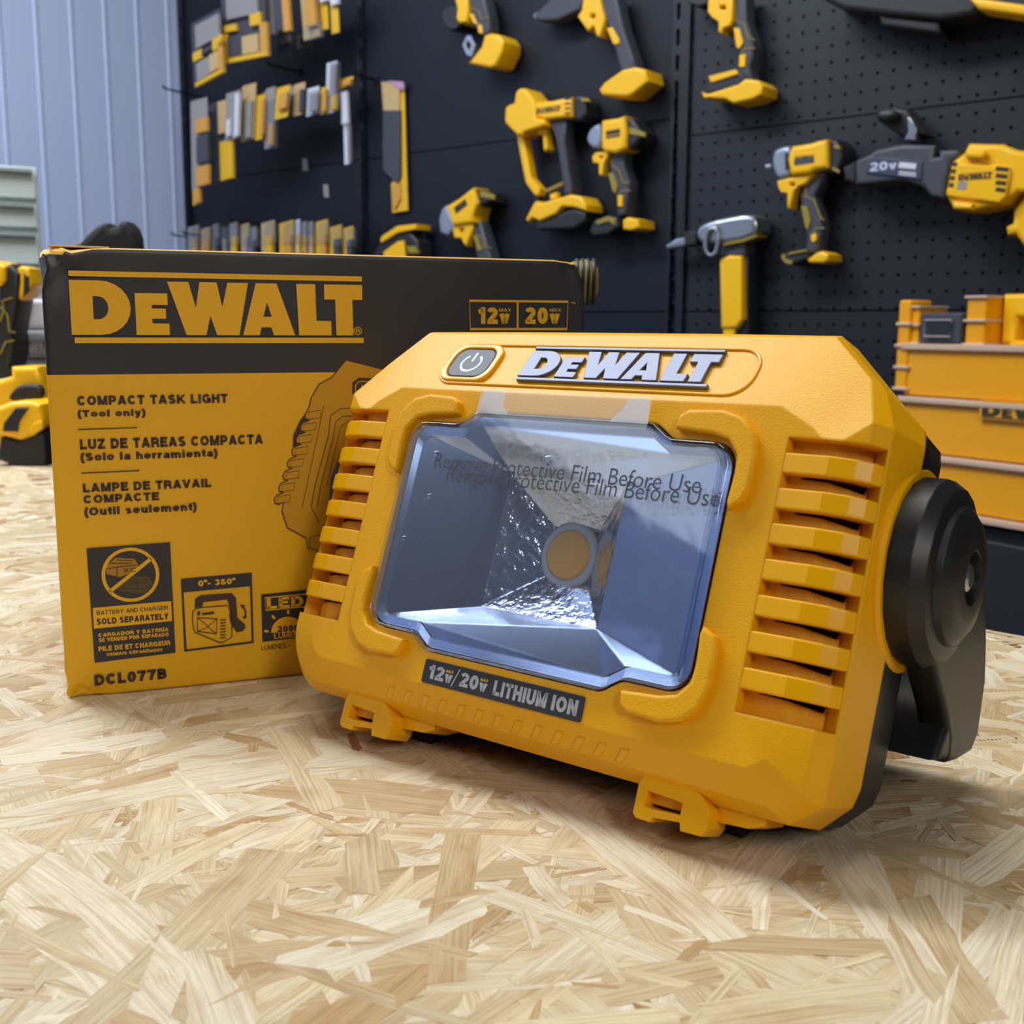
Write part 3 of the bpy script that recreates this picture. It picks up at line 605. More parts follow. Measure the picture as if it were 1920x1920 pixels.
    # --- two hanging loops at the lower edge
    for cu in (68.0, -64.0):
        oc = [(-15, -70), (-13.4, -66.4), (-11, -65.2), (1.5, -65.2), (3.5, -66), (10.5, -72), (10.8, -78), (9.3, -80.6), (2.2, -80.8), (1.6, -78.4), (-8, -79.4), (-8.5, -81), (-13.6, -81), (-15, -79.6)]
        win = [(-11.4, -71.8), (1.2, -72.4), (1.2, -76.2), (-8, -76.8), (-11.4, -76.6)]
        lo = F.prism('hanging_loop', [[(cu + x, y) for x, y in oc], [(cu + x, y) for x, y in win]], -22, -8.5, Y_LAMP_SMOOTH, .55, root, 3)
        F.prism('loop_bar', [[(cu - 13, -70.5), (cu + 3, -70.5), (cu + 3, -75.4), (cu - 13, -75.8)]], -20, -12.5, Y_LAMP_SMOOTH, .5, lo)
        F.prism('loop_web', [[(cu + 8, -68), (cu + 26, -68), (cu + 26, -73), (cu + 21, -75), (cu + 8, -76)]], -30, -15, Y_LAMP_SMOOTH, .6, lo)
        v, f = curve_geo([[(32, -66), (54, -64), (54, -72.0), (32, -80.2)]], 26, 1.0)
        F.mesh('rubber_foot', [(cu + p[2], -p[0], p[1]) for p in v], f, B_RUB, root)
    # --- pivots and the folding handle the lamp leans back on
    def side(loops, u0, u1, bev):       # outlines in (-n, v), run along u
        v, f = curve_geo(loops, abs(u1 - u0), bev, 3); c = (u0 + u1) / 2
        return [(c + p[2], -p[0], p[1]) for p in v], f
    PV = (14.0, -44.0)                  # pivot v, n
    handle = None
    arm = [(30, 0), (40, -11), (47, -15.5), (67, -27.5), (76, -35), (79, -43), (91, -41.2), (106, -37.5), (111, -31), (109, -12), (101, 2), (84, 22), (62, 32), (44, 32), (30, 16)]
    grip = [(66, -43.2), (91, -41.2), (107, -37.2), (111.8, -30), (105, -10), (88, -15), (74, -28)]
    v, f = side([grip], -115.5, 125.6, 2.5); handle = F.mesh('handle', v, f, B_LAMP, root, 35); handle['label'] = 'black folding handle used as a stand'
    for sd in (1, -1):
        q = 1 if sd == 1 else .62          # the far pivot is the smaller one
        v, f = side([arm], (115.5 if sd == 1 else 110) * sd, (126 if sd == 1 else 115) * sd, 2.0); F.mesh('handle_arm', v, f, B_LAMP, handle, 35)
        F.lathe('pivot_collar', [(0, 33 * q), (4.4, 33 * q), (5.6, 31.8 * q)], (110.0 * sd, PV[1], PV[0]), (sd, 0, 0), Y_LAMP_SMOOTH, 48, root)
        kb = F.lathe('pivot_knob', [(0, 29 * q), (.8, 30 * q), (8.5, 30 * q), (12.6, 27.2 * q), (13.4, 24 * q)], (114.4 * sd, PV[1], PV[0]), (sd, 0, 0), B_LAMP, 20, root, 24)
        F.lathe('knob_cap', [(0, 22.5 * q), (2.6, 21.5 * q), (5.2, 18 * q), (6.0, 13 * q), (6.0, 8.5 * q), (2.4, 8 * q)], (127 * sd, PV[1], PV[0]), (sd, 0, 0), B_LAMP, 36, kb)
        F.lathe('screw', [(0, 4.6 * q), (2.6, 4.4 * q), (3.4, 3 * q)], (129 * sd, PV[1], PV[0]), (sd, 0, 0), T_S, 16, kb)
def flat_fill(loop, holes=()):
    cu = bpy.data.curves.new('tmp', 'CURVE'); cu.dimensions = '2D'; cu.fill_mode = 'BOTH'
    for lp in [loop, *holes]:
        sp = cu.splines.new('POLY'); sp.points.add(len(lp) - 1); sp.use_cyclic_u = True
        for i, p in enumerate(lp): sp.points[i].co = (p[0], p[1], 0, 1)
    o = bpy.data.objects.new('tmp', cu); me = bpy.data.meshes.new_from_object(o)
    v = [(x.co.x, x.co.y) for x in me.vertices]; f = [tuple(p.vertices) for p in me.polygons]
    bpy.data.objects.remove(o); bpy.data.curves.remove(cu); bpy.data.meshes.remove(me)
    return v, f
build_lamp()

# ------------------------------------------------------------------ the carton
def build_carton():
    F = BOX; W, H, D, ZB = 242.6, 191.2, 130.0, 139.2
    root = F.thing('carton', 'yellow and black cardboard carton of the task light with dented corners, behind the lamp', 'carton', base=(W / 2, -D / 2, 0))
    rn = random.Random(3)
    def ticks(L, extra=()):
        t = {0, .4, 1, 2, 3.2, 5, 8, 12, L - 12, L - 8, L - 5, L - 3.2, L - 2, L - 1, L - .4, L, *extra}
        k = 20
        while k < L - 14:
            t.add(float(k)); k += 9
        return sorted(t)
    from mathutils import noise
    def shape(a, b, z):
        p = Vector((a, b, z)); r = 1.6
        q = Vector((min(max(a, r), W - r), min(max(b, -D + r), -r), min(max(z, r), H - r))); d = p - q
        if d.length > 1e-6: p = q + d.normalized() * min(d.length, r)
        def dent(c, rad, amt, sc):
            nonlocal p
            k = (p - Vector(c)).length
            if k < rad:
                f = (1 - k / rad) ** 1.5; nn = noise.noise_vector(Vector((a, b, z)) * sc + Vector(c)) * amt * f
                p = p + Vector((nn.x + (1.6 * f if c[0] < 10 else -3 * f), min(nn.y, 0) - abs(nn.y) * .4 - 1.2 * f, nn.z * 1.0 - (2.2 * f if c[2] > 50 else -.8 * f)))
        dent((0, 0, H), 30, 5.5, .17); dent((0, 0, 0), 26, 4.5, .18); dent((W, 0, H), 18, 2.5, .2)
        if b > -3: p.y -= .35 * (noise.noise(Vector((a * .03, 0, z * .03))) + .3) * (1 if 4 < a < W - 4 else .3)
        if z < 1: p.z = max(p.z, 0)
        return tuple(p)
    V = []; Fc = []; idx = {}; fm = []
    def vid(a, b, z):
        k = (round(a, 3), round(b, 3), round(z, 3))
        if k not in idx: idx[k] = len(V); V.append(shape(a, b, z))
        return idx[k]
    ta, tb, tz = ticks(W), [-x for x in ticks(D)][::-1], ticks(H, (ZB,))
    def patch(u, v, fn, side):
        for i in range(len(u) - 1):
            for j in range(len(v) - 1):
                Fc.append((vid(*fn(u[i], v[j])), vid(*fn(u[i + 1], v[j])), vid(*fn(u[i + 1], v[j + 1])), vid(*fn(u[i], v[j + 1]))))
                zz = (v[j] + v[j + 1]) / 2
                if side == 'v': fm.append(2 if zz > H - .5 else (1 if zz > ZB else 0))
                else: fm.append(0)
    patch(ta, tz, lambda a, z: (a, 0.0, z), 'v'); patch(ta, tz, lambda a, z: (a, -D, z), 'v')
    patch(tb, tz, lambda b, z: (0.0, b, z), 'v'); patch(tb, tz, lambda b, z: (W, b, z), 'v')
    patch(ta, tb, lambda a, b: (a, b, H), 'h'); patch(ta, tb, lambda a, b: (a, b, 0.0), 'h')
    F.mesh('carton_body', V, Fc, [CART_Y, CART_B, CART_RAW], root, 35, fm)
    # loose flap edge lifting a little along the top left
    v, f = curve_geo([[(3, -5), (27, -3), (25, -34), (6, -36)]], .7, .2)
    F.mesh('top_flap', [(p[0], p[1], H + .2 + p[2] + .012 * (27 - p[0])) for p in v], f, CART_RAW, root)
    PB = .45
    def at(px, py): return F.at(px, py, PB)
    def txt(s, bl, tr, bold, dst, slant=0):
        a0, z0 = at(*bl); a1, z1 = at(*tr); tv, tf = bold_geo(s, a1 - a0, z1 - z0, .27 if bold > .045 else (.25 if bold > .03 else (.17 if bold > .01 else .12)), .10); dst.append(([(a0 + x, z0 + y) for x, y in tv], tf))
    def line(p0, p1, w, dst):
        a, b = at(*p0), at(*p1); dst.append(([(a[0], a[1] - w / 2), (b[0], b[1] - w / 2), (b[0], b[1] + w / 2), (a[0], a[1] + w / 2)], [(0, 1, 2, 3)]))
    def stroke(pts, w, dst, closed=False, conv=at):
        p = [conv(*q) for q in pts]; L, R = ribbon(p, w, closed); n = len(p); k = n if closed else n - 1
        dst.append(([tuple(x) for x in L] + [tuple(x) for x in R], [(i, (i + 1) % n, n + (i + 1) % n, n + i) for i in range(k)]))
    def poly(pts, dst, holes=(), conv=at): dst.append(flat_fill([conv(*q) for q in pts], [[conv(*q) for q in h] for h in holes]))
    z4 = lambda x, y: (x * .36458, 440 + y * .36458)
    z5 = lambda x, y: (x * .36458, 900 + y * .36458)
    z8 = lambda x, y: (130 + x * .2552, 880 + y * .2552)
    zv = lambda x, y: (820 + x * .17708, 440 + y * .17708)
    # big lettering on the black band
    lp = logo_loops(lambda x, y: (10.6 + 122.3 * x, 152.2 + 29.4 * y)); v, f = flat_fill(lp[0], lp[1:])
    lo = F.mesh('maker_lettering', [(p[0], PB, p[1]) for p in v], f, CART_Y, root, 0); lo['label'] = 'large yellow lettering on the black band'
    g = []; a0, z0 = at(671, 620.5); stroke([(671 + 7 * math.cos(t * .393), 620.5 + 7 * math.sin(t * .393)) for t in range(16)], .35, g, True); txt('R', (667.5, 624.5), (674.5, 616.5), .02, g)
    F.flat('registered_mark', g, PB, CART_Y, root)
    g = []
    fr = [zv(342, 700), zv(1382, 710), zv(1372, 1000), zv(350, 1000)]
    stroke(fr, 1.1, g, True); stroke([zv(850, 705), zv(850, 1000)], 1.0, g)
    for s, bl, tr, bo in (('12', (430, 945), (640, 770), .05), ('v', (655, 945), (768, 832), .05), ('MAX', (655, 815), (780, 780), .02), ('20', (930, 945), (1172, 770), .05), ('v', (1185, 945), (1298, 832), .05), ('MAX', (1190, 815), (1310, 780), .02), ('TM', (1410, 732), (1460, 712), .02)):
        txt(s, zv(*bl), zv(*tr), bo, g)
    F.flat('voltage_box', g, PB, CART_Y, root)['label'] = 'yellow framed voltage figures on the black band'
    g = []
    for s, bl, tr, bo in (('COMPACT TASK LIGHT', z4(397, 878), z4(1170, 818), .035), ('(Tool only)', z4(400, 950), z4(748, 893), .035), ('LUZ DE TAREAS COMPACTA', z4(412, 1105), z4(1352, 1026), .035), ('(Solo la herramienta)', z4(415, 1178), z4(1118, 1098), .035), ('LAMPE DE TRAVAIL', z4(427, 1326), z4(1086, 1254), .035), ('COMPACTE', z4(430, 1383), z4(818, 1324), .035), ('(Outil seulement)', z5(435, 198), z5(1011, 112), .035), ('DCL077B', z5(487, 1058), z5(856, 967), .05)):
        txt(s, bl, tr, bo, g)
        if s[0] == '(' or s == 'DCL077B':
            o = F.flat('model_number' if s == 'DCL077B' else 'product_lettering', g, PB, CART_INK, root); g = []
            o['label'] = 'model number in brown-black capitals' if s == 'DCL077B' else 'brown-black product name in ' + {'T': 'English', 'S': 'Spanish', 'O': 'French'}[s[1]]
    for pa, pb in ((z4(402, 1002), z4(706, 992)), (z4(417, 1226), z4(718, 1213))): g = []; line(pa, pb, .45, g); F.flat('dividing_rule', g, PB, CART_INK, root)
    # battery and charger panel
    g = []; poly([z5(445, 352), z5(875, 320), z5(903, 888), z5(487, 940)], g); pn = F.flat('battery_notice', g, PB, CART_B, root); pn['label'] = 'dark panel with a crossed-out battery and charger'
    g = []; c = z5(671, 487); stroke([(c[0] + 51 * math.cos(t * .19635), c[1] + 48 * math.sin(t * .19635)) for t in range(32)], 1.45, g, True); stroke([z5(563, 575), z5(779, 403)], 1.6, g)
    poly([z5(477, 658), z5(880, 622), z5(885, 725), z5(483, 765)], g)
    for s, bl, tr, bo in (('CARGADOR Y BATERÍA', z5(506, 808), z5(866, 752), .035), ('SE VENDEN POR SEPARADO', z5(508, 834), z5(867, 783), .035), ('PILE DE ET CHARGEUR', z5(507, 882), z5(875, 824), .035), ('VENDUS SÉPARÉMENT', z5(547, 906), z5(836, 860), .035)):
        txt(s, bl, tr, bo, g)
    F.flat('notice_lettering', g, PB + .08, CART_Y, pn)
    g = []; poly([z8(272, 708), z8(340, 650), z8(478, 658), z8(505, 700), z8(498, 742), z8(370, 792), z8(272, 768)], g); F.flat('battery_drawing', g, PB + .05, CART_DK, pn)
    g = []; poly([z8(358, 880), z8(452, 782), z8(582, 792), z8(616, 835), z8(556, 912), z8(400, 902)], g); F.flat('charger_drawing', g, PB + .05, mat('carton_art_dark', (84, 70, 30), .5), pn)
    g = []
    for pl in ([(280, 730), (370, 715), (490, 705)], [(350, 715), (350, 785)], [(300, 690), (460, 690)], [(345, 665), (465, 672)], [(375, 870), (540, 880)], [(455, 795), (440, 860)], [(500, 795), (500, 870)], [(560, 800), (590, 850)], [(470, 830), (560, 835)]): stroke([z8(*q) for q in pl], .4, g)
    txt('XC', z8(395, 760), z8(490, 720), .03, g)
    F.flat('drawing_lines', g, PB + .1, CART_B, pn)
    g = []; txt('BATTERY AND CHARGER', z5(498, 695), z5(862, 645), .02, g); txt('SOLD SEPARATELY', z5(498, 745), z5(866, 684), .035, g)
    F.flat('notice_lettering', g, PB + .12, CART_B, pn)
    # handle rotation panel
    g = []; poly([z5(930, 508), z5(1295, 476), z5(1305, 838), z5(948, 883)], g, [[z5(944, 578), z5(960, 872), z5(1295, 829), z5(1286, 546)]]); pn = F.flat('rotation_panel', g, PB, CART_B, root); pn['label'] = 'framed drawing of the lamp with its turning handle'
    g = []; txt('0º- 360º', z5(1020, 548), z5(1212, 501), .04, g); F.flat('rotation_lettering', g, PB + .08, CART_Y, pn)
    g = []; poly([z8(*q) for q in ((920, 1015), (925, 950), (965, 925), (1190, 908), (1225, 945), (1235, 1090), (1290, 1140), (1295, 1165), (1270, 1190), (1230, 1195), (1190, 1140), (1175, 1080), (1180, 1020), (1160, 955), (985, 975), (975, 1015))], g)
    stroke([z8(*q) for q in ((905, 1050), (925, 1025), (975, 1015), (1160, 1000), (1195, 1060), (1195, 1230), (1130, 1270), (1100, 1270), (920, 1195), (905, 1120))], .45, g, True)
    stroke([z8(*q) for q in ((940, 1090), (1085, 1098), (1082, 1208), (942, 1190))], .5, g, True)
    for a, b in (((940, 1090), (1005, 1140)), ((1085, 1098), (1035, 1140)), ((1082, 1208), (1035, 1170)), ((942, 1190), (1005, 1165)), ((1005, 1140), (1035, 1170)), ((1035, 1140), (1005, 1165))): stroke([z8(*a), z8(*b)], .3, g)
    for k in range(7): stroke([z8(1108, 1108 + 22 * k), z8(1150, 1102 + 22 * k)], .5, g)
    poly([z8(*q) for q in ((975, 1055), (1065, 1045), (1065, 1062), (975, 1072))], g); poly([z8(*q) for q in ((940, 1045), (962, 1042), (962, 1070), (940, 1074))], g)
    stroke([z8(*q) for q in ((1272, 1005), (1290, 1030), (1295, 1060), (1290, 1085))], .7, g); poly([z8(1255, 992), z8(1292, 1000), z8(1270, 1022)], g); poly([z8(1272, 1080), z8(1308, 1080), z8(1286, 1102)], g)
    F.flat('lamp_drawing', g, PB + .06, CART_INK, pn)
    # brightness panel, mostly behind the lamp
    g = []; poly([z5(1343, 588), z5(1640, 560), z5(1650, 800), z5(1350, 832)], g); pn = F.flat('brightness_panel', g, PB, CART_B, root); pn['label'] = 'dark panel with a half sun and lumen figure'
    g = []; stroke([z5(1362, 606), z5(1615, 582), z5(1618, 646), z5(1366, 670)], .5, g, True); txt('LED', z5(1372, 664), z5(1560, 594), .045, g)
    cx_, cy_ = z5(1482, 785); poly([(cx_ + 32 * math.cos(math.pi * t / 14), cy_ - 30 * math.sin(math.pi * t / 14) - t * 0) for t in range(15)], g)
    for a in (4, 48, 90, 132, 176): stroke([(cx_ + 37 * math.cos(math.radians(a)), cy_ - 35 * math.sin(math.radians(a))), (cx_ + 45 * math.cos(math.radians(a)), cy_ - 43 * math.sin(math.radians(a)))], 1.1, g)
    txt('LUMENS', z5(1410, 818), z5(1560, 775), .03, g); F.flat('brightness_drawing', g, PB + .06, CART_Y, pn)
    g = []; txt('2000', z5(1428, 784), z5(1536, 742), .035, g); F.flat('brightness_lettering', g, PB + .12, CART_B, pn)
    g = []; txt('LUMENES +', z5(1345, 875), z5(1492, 838), .0, g); F.flat('small_lettering', g, PB, CART_INK, root)
    # drawing of the lamp
    g = []; poly([z4(*q) for q in ((1590, 890), (1540, 960), (1508, 1030), (1506, 1090), (1530, 1170), (1560, 1090), (1600, 980))], g); ld = F.flat('lamp_illustration', g, PB, CART_INK, root); ld['label'] = 'line drawing of the task light'
    sh = [z4(*q) for q in ((2000, 700), (1920, 680), (1780, 645), (1705, 735), (1640, 770), (1600, 840), (1590, 885))]
    fins = [(1625 - 22.5 * k, 905 + 62 * k) for k in range(8)]
    lft = []
    for k, (x, y) in enumerate(fins): lft += [z4(x - 46, y + 2), z4(x - 58, y + 24), z4(x - 52, y + 42), z4(x - 30, y + 48)]
    low = [z5(1460, 110), z5(1450, 160), z5(1478, 245), z5(1575, 298), z5(1580, 348), z5(1690, 380), z5(1800, 400)]
    g = []; poly(sh + lft + low + [(760, 1040), (760, 700)], g); F.flat('illustration_body', g, PB + .04, CART_DK2, ld)
    g = []; stroke(sh + lft + low, .5, g)
    for k, (x, y) in enumerate(fins): stroke([z4(x - 40, y + 8), z4(x + 26, y - 2), z4(x + 22, y + 36), z4(x - 42, y + 44)], .32, g, True)
    stroke([z4(1665, 880), z4(1555, 1400)], .3, g)
    stroke([z4(*q) for q in ((1840, 890), (1750, 895), (1700, 930), (1690, 1030), (1620, 1290), (1600, 1400), (1640, 1480))], .4, g)
    stroke([z4(*q) for q in ((1840, 930), (1760, 935), (1725, 965), (1715, 1040), (1650, 1290), (1630, 1400))], .35, g)
    stroke([z4(*q) for q in ((1840, 960), (1780, 965), (1750, 990), (1735, 1060), (1680, 1290))], .3, g)
    stroke([z5(*q) for q in ((1590, 355), (1595, 290), (1640, 285), (1690, 300))], .35, g)
    poly([z4(*q) for q in ((1812, 760), (1845, 735), (1960, 740), (1960, 840), (1830, 838), (1810, 815))], g)
    F.flat('illustration_lines', g, PB + .08, CART_INK, ld)
    g = []; poly([z4(*q) for q in ((1795, 1065), (1880, 1050), (1880, 1420), (1690, 1420), (1700, 1250), (1745, 1140))], g); F.flat('illustration_lens', g, PB + .08, CART_GR, ld)
    g = []; stroke([z4(1828, 775), z4(1845, 755), z4(1900, 755), z4(1905, 810), z4(1840, 820), z4(1828, 808)], .4, g, True); stroke([z4(1862, 772), z4(1862, 792)], .6, g); F.flat('illustration_button', g, PB + .12, CART_Y, ld)
CART_DK2 = mat('carton_art_mid', (206, 150, 8), 0.5)
build_carton()

# ------------------------------------------------------------------ things on the tool wall
def zoomer(sc_, ox, oy): return lambda pts: [(ox + x * sc_, oy + y * sc_) for x, y in pts]
Z2 = zoomer(.32292, 680, 0); Z3 = zoomer(.36458, 1220, 0); ZD = zoomer(.16146, 930, 150); ZI = zoomer(.15106, 1420, 230); ZJ = zoomer(.16667, 1600, 180); ZK = zoomer(.19792, 1540, 0); ZA = zoomer(.32295, 0, 280)
ONE = lambda p: p
def tool(F, name, label, cat_, base_px, b, parts, z=ONE, group=None, kind=None):
    """parts: (part name, material, outline(s), back, front, edge rounding[, smoothing]) outlines as picture points on the part's own front plane"""
    a0, z0 = F.at(*z([base_px])[0], b)
    root = F.thing(name, label, cat_, base=(a0, b, z0), group=group)
    for p in parts:
        nm, mt, pts, b0, b1, bev = p[:6]; it = p[6] if len(p) > 6 else 0
        loops = pts if isinstance(pts[0][0], (list, tuple)) else [pts]
        loops = [[F.at(*q, b1) for q in z(lp)] for lp in loops]
        if it: loops = [smooth2(lp, it) for lp in loops]
        F.prism(nm, loops, b0, b1, mt, bev, root)
    return root
def trim(F, root, name, pts, w, b0, b1, mt, z=ONE):
    p = [F.at(*q, b1) for q in z(pts)]; L, R = ribbon(p, w); F.prism(name, [[tuple(x) for x in L] + [tuple(x) for x in reversed(R)]], b0, b1, mt, .4, root)
def print_on(F, root, s, bl, tr, b, mt, z=ONE, bold=.03, name='lettering'):
    (a0, z0), (a1, z1) = [F.at(*q, b) for q in z([bl, tr])]
    if s == 'LOGO': lp = logo_loops(lambda x, y: (a0 + (a1 - a0) * x, z0 + (z1 - z0) * y)); v, f = flat_fill(lp[0], lp[1:])
    else:
        v, f = bold_geo(s, a1 - a0, z1 - z0, .2, .1); v = [(a0 + x, z0 + y) for x, y in v]
    F.flat(name, [(v, f)], b, mt, root)
W_ = WALL
# pistol drill, upper row
t = tool(W_, 'cordless_drill', 'yellow and black cordless drill with a belt clip, topmost left tool of the wall', 'drill', (650, 150), 30, [
    ('chuck', T_K, [(450, 70), (500, 30), (560, 40), (575, 140), (520, 185), (470, 150)], 10, 44, 4, 1),
    ('handle', T_G, [(590, -60), (690, -60), (735, 100), (738, 195), (690, 212), (640, 150), (608, 90)], 14, 46, 5, 1),
    ('gear_housing', T_Y, [(520, -60), (600, -60), (612, 60), (600, 128), (556, 134), (540, 100), (548, 50)], 8, 54, 4),
    ('grip_insert', T_Y, [(615, 75), (640, 82), (665, 140), (642, 136)], 40, 48, 1), ('grip_insert', T_Y, [(668, 140), (690, 145), (695, 195), (672, 190)], 40, 48, 1),
    ('battery_foot', T_Y, [(705, 205), (740, 192), (790, 200), (815, 240), (812, 290), (770, 380), (740, 392), (605, 366), (625, 352), (688, 270)], 4, 60, 5),
    ('belt_clip', T_N, [[(602, 208), (622, 204), (652, 260), (630, 328), (602, 318), (578, 262)], [(606, 232), (598, 264), (618, 298), (630, 256)]], 60, 64, .8)], Z2)
trim(W_, t, 'trim_line', [(625, 45), (670, 60), (690, 110), (735, 102)], 1.6, 44, 47.5, T_O, Z2)
t = tool(W_, 'cordless_tool', 'black tool with grey nose cone, yellow trigger block and yellow foot, high mid-wall', 'power tool', (1500, 200), 30, [
    ('nose', T_G, [(992, 84), (1080, 0), (1100, -40), (1290, -40), (1262, 55), (1130, 118), (1032, 124), (1000, 110)], 14, 46, 5),
    ('tip', T_S, [(988, 82), (1012, 66), (1024, 92), (1000, 112)], 24, 40, 2),
    ('trigger_block', T_Y, [[(1285, -40), (1368, -40), (1405, 110), (1398, 142), (1376, 214), (1356, 208), (1340, 150), (1304, 180), (1246, 94), (1270, 60)], [(1322, 78), (1318, 105), (1344, 108), (1350, 82)]], 12, 52, 3),
    ('handle', T_G, [(1372, -40), (1470, -40), (1510, 150), (1570, 330), (1585, 400), (1500, 422), (1470, 320), (1430, 170), (1400, 100)], 14, 46, 5),
    ('grip_insert', T_Y, [(1416, 165), (1445, 156), (1488, 226), (1488, 254), (1456, 258)], 42, 49, 1.2),
    ('battery_foot', T_Y, [(1370, 518), (1400, 480), (1510, 402), (1580, 388), (1640, 402), (1655, 470), (1565, 550), (1530, 562), (1385, 552)], 4, 60, 5)], Z2)
t = tool(W_, 'impact_driver', 'yellow and black driver without nose in view, hanging at the top beside the slotted rail', 'driver', (460, 300), 30, [
    ('nose', T_K, [(180, -30), (290, -30), (295, 20), (240, 38), (190, 16)], 16, 44, 4),
    ('trigger_block', T_Y, [[(290, 60), (298, -40), (425, -40), (420, 100), (408, 130), (370, 148), (362, 172), (346, 166), (346, 112), (312, 90)], [(352, 28), (356, 50), (384, 48), (382, 26)]], 10, 54, 3),
    ('handle', T_G, [(430, -40), (490, -40), (492, 100), (528, 205), (530, 265), (508, 340), (520, 410), (455, 420), (440, 370), (455, 270), (425, 150)], 14, 46, 5),
    ('grip_insert', T_Y, [(425, 142), (455, 146), (475, 220), (455, 250), (440, 245)], 42, 49, 1.2), ('grip_insert', T_Y, [(456, 282), (488, 277), (484, 345), (452, 345)], 42, 49, 1.2),
    ('foot', T_K, [(275, 470), (300, 400), (450, 360), (495, 400), (450, 450), (300, 485)], 8, 56, 4),
    ('foot_label', T_Y, [(296, 392), (438, 356), (450, 380), (310, 424)], 54, 59, 1),
    ('battery_foot', T_Y, [(256, 470), (275, 482), (300, 480), (450, 432), (486, 404), (550, 412), (576, 440), (568, 486), (520, 512), (420, 532), (380, 508), (270, 504)], 4, 60, 4)], Z3)
trim(W_, t, 'trim_line', [(436, 30), (436, 112), (480, 124), (502, 195), (535, 206)], 1.8, 44, 47.5, T_O, Z3); trim(W_, t, 'trim_line', [(462, 285), (480, 250), (535, 248)], 1.8, 44, 47.5, T_O, Z3)
t = tool(W_, 'cordless_tool', 'yellow tool with a long front guard bow and battery, mid-wall', 'power tool', (800, 900), 30, [
    ('battery', T_K, [(430, 1640), (700, 1560), (900, 1490), (1040, 1530), (1030, 1640), (900, 1730), (480, 1740)], 4, 58, 5),
    ('rear_cap', T_K, [(870, 190), (980, 170), (1040, 250), (1040, 400), (980, 480), (870, 450)], 2, 50, 6),
    ('trim_ring', T_O, [(985, 205), (1060, 205), (1085, 250), (990, 255)], 46, 53, 1),
    ('head_housing', T_Y, [(105, 320), (150, 285), (208, 265), (225, 140), (268, 95), (330, 95), (385, 160), (450, 245), (460, 440), (555, 452), (570, 520), (470, 560), (400, 580), (310, 610), (300, 640), (240, 640), (110, 510), (95, 450)], 8, 62, 5),
    ('motor_housing', T_Y, [(430, 252), (640, 240), (870, 192), (872, 428), (580, 458), (430, 424)], 6, 58, 6),
    ('trigger', T_Y, [(470, 520), (568, 502), (598, 800), (552, 828), (540, 640), (475, 630)], 16, 44, 2.5),
    ('handle', T_G, [(622, 470), (820, 440), (790, 700), (880, 1250), (866, 1330), (790, 1320), (740, 1000), (690, 700)], 14, 46, 5),
    ('guard_bow', T_Y, [(232, 600), (308, 608), (400, 1130), (508, 1258), (488, 1340), (440, 1330), (342, 1190), (300, 980)], 20, 42, 2.5),
    ('bow_stay', T_K, [(440, 1325), (495, 1330), (490, 1440), (450, 1440)], 24, 40, 1.5),
    ('foot_label', T_O, [(548, 1280), (758, 1186), (772, 1216), (570, 1310)], 40, 50, 1.2),
    ('lock_button', T_Y, [(620, 1330), (700, 1300), (705, 1370), (630, 1390)], 36, 50, 2),
    ('foot', T_Y, [(338, 1620), (440, 1420), (470, 1405), (510, 1432), (860, 1330), (980, 1350), (1040, 1450), (1040, 1520), (900, 1478), (760, 1470), (700, 1550), (500, 1640), (420, 1600), (370, 1650)], 8, 64, 4)], ZD)
print_on(W_, t, 'LOGO', (470, 395), (748, 290), 58.4, T_INK, ZD)
for k in range(4):
    p = [W_.at(*q, 58.3) for q in ZD([(800, 222 + 56 * k), (862, 212 + 56 * k)])]; L, R = ribbon(p, 3); W_.prism('cooling_slot', [[tuple(x) for x in L] + [tuple(x) for x in reversed(R)]], 57.6, 58.5, T_INK, 0, t)
t = tool(W_, 'impact_wrench', 'upright yellow impact wrench with grey nose between the bow tool and slotted rail', 'wrench', (1420, 1000), 30, [
    ('nose', T_N, [(1045, 690), (1062, 610), (1110, 540), (1212, 490), (1222, 780), (1130, 800), (1075, 760)], 10, 56, 6, 1),
    ('rear_cap', T_K, [(1480, 430), (1580, 440), (1680, 600), (1670, 690), (1580, 790), (1490, 800)], 4, 54, 6),
    ('trim_ring', T_O, [(1545, 545), (1735, 612), (1728, 664), (1540, 625)], 50, 56, 1),
    ('motor_housing', T_Y, [(1222, 470), (1340, 450), (1410, 440), (1485, 410), (1508, 600), (1500, 780), (1480, 806), (1380, 850), (1250, 830), (1218, 780)], 8, 62, 6),
    ('handle', T_G, [(1330, 850), (1490, 790), (1480, 1000), (1550, 1180), (1540, 1310), (1500, 1560), (1400, 1590), (1402, 1400), (1340, 1150), (1312, 1000)], 14, 46, 5),
    ('trigger', T_Y, [[(1112, 890), (1150, 842), (1320, 826), (1300, 880), (1256, 960), (1232, 1108), (1190, 1100), (1190, 970), (1122, 962)], [(1200, 880), (1200, 910), (1232, 910), (1232, 880)]], 14, 52, 2.5),
    ('grip_insert', T_O, [(1300, 1080), (1358, 1080), (1410, 1220), (1388, 1318), (1350, 1290)], 42, 49, 1.2), ('grip_insert', T_Y, [(1410, 1340), (1470, 1335), (1465, 1470), (1412, 1470)], 42, 49, 1.2),
    ('foot', T_K, [(1078, 1760), (1110, 1680), (1150, 1620), (1290, 1570), (1400, 1595), (1425, 1700), (1300, 1790), (1130, 1812)], 8, 56, 4),
    ('foot_label', T_O, [(1150, 1640), (1290, 1585), (1385, 1612), (1380, 1690), (1310, 1640), (1180, 1680)], 54, 59, 1),
    ('battery_foot', T_Y, [(1468, 1625), (1525, 1592), (1650, 1620), (1660, 1715), (1570, 1750), (1470, 1738)], 4, 58, 4)], ZD)
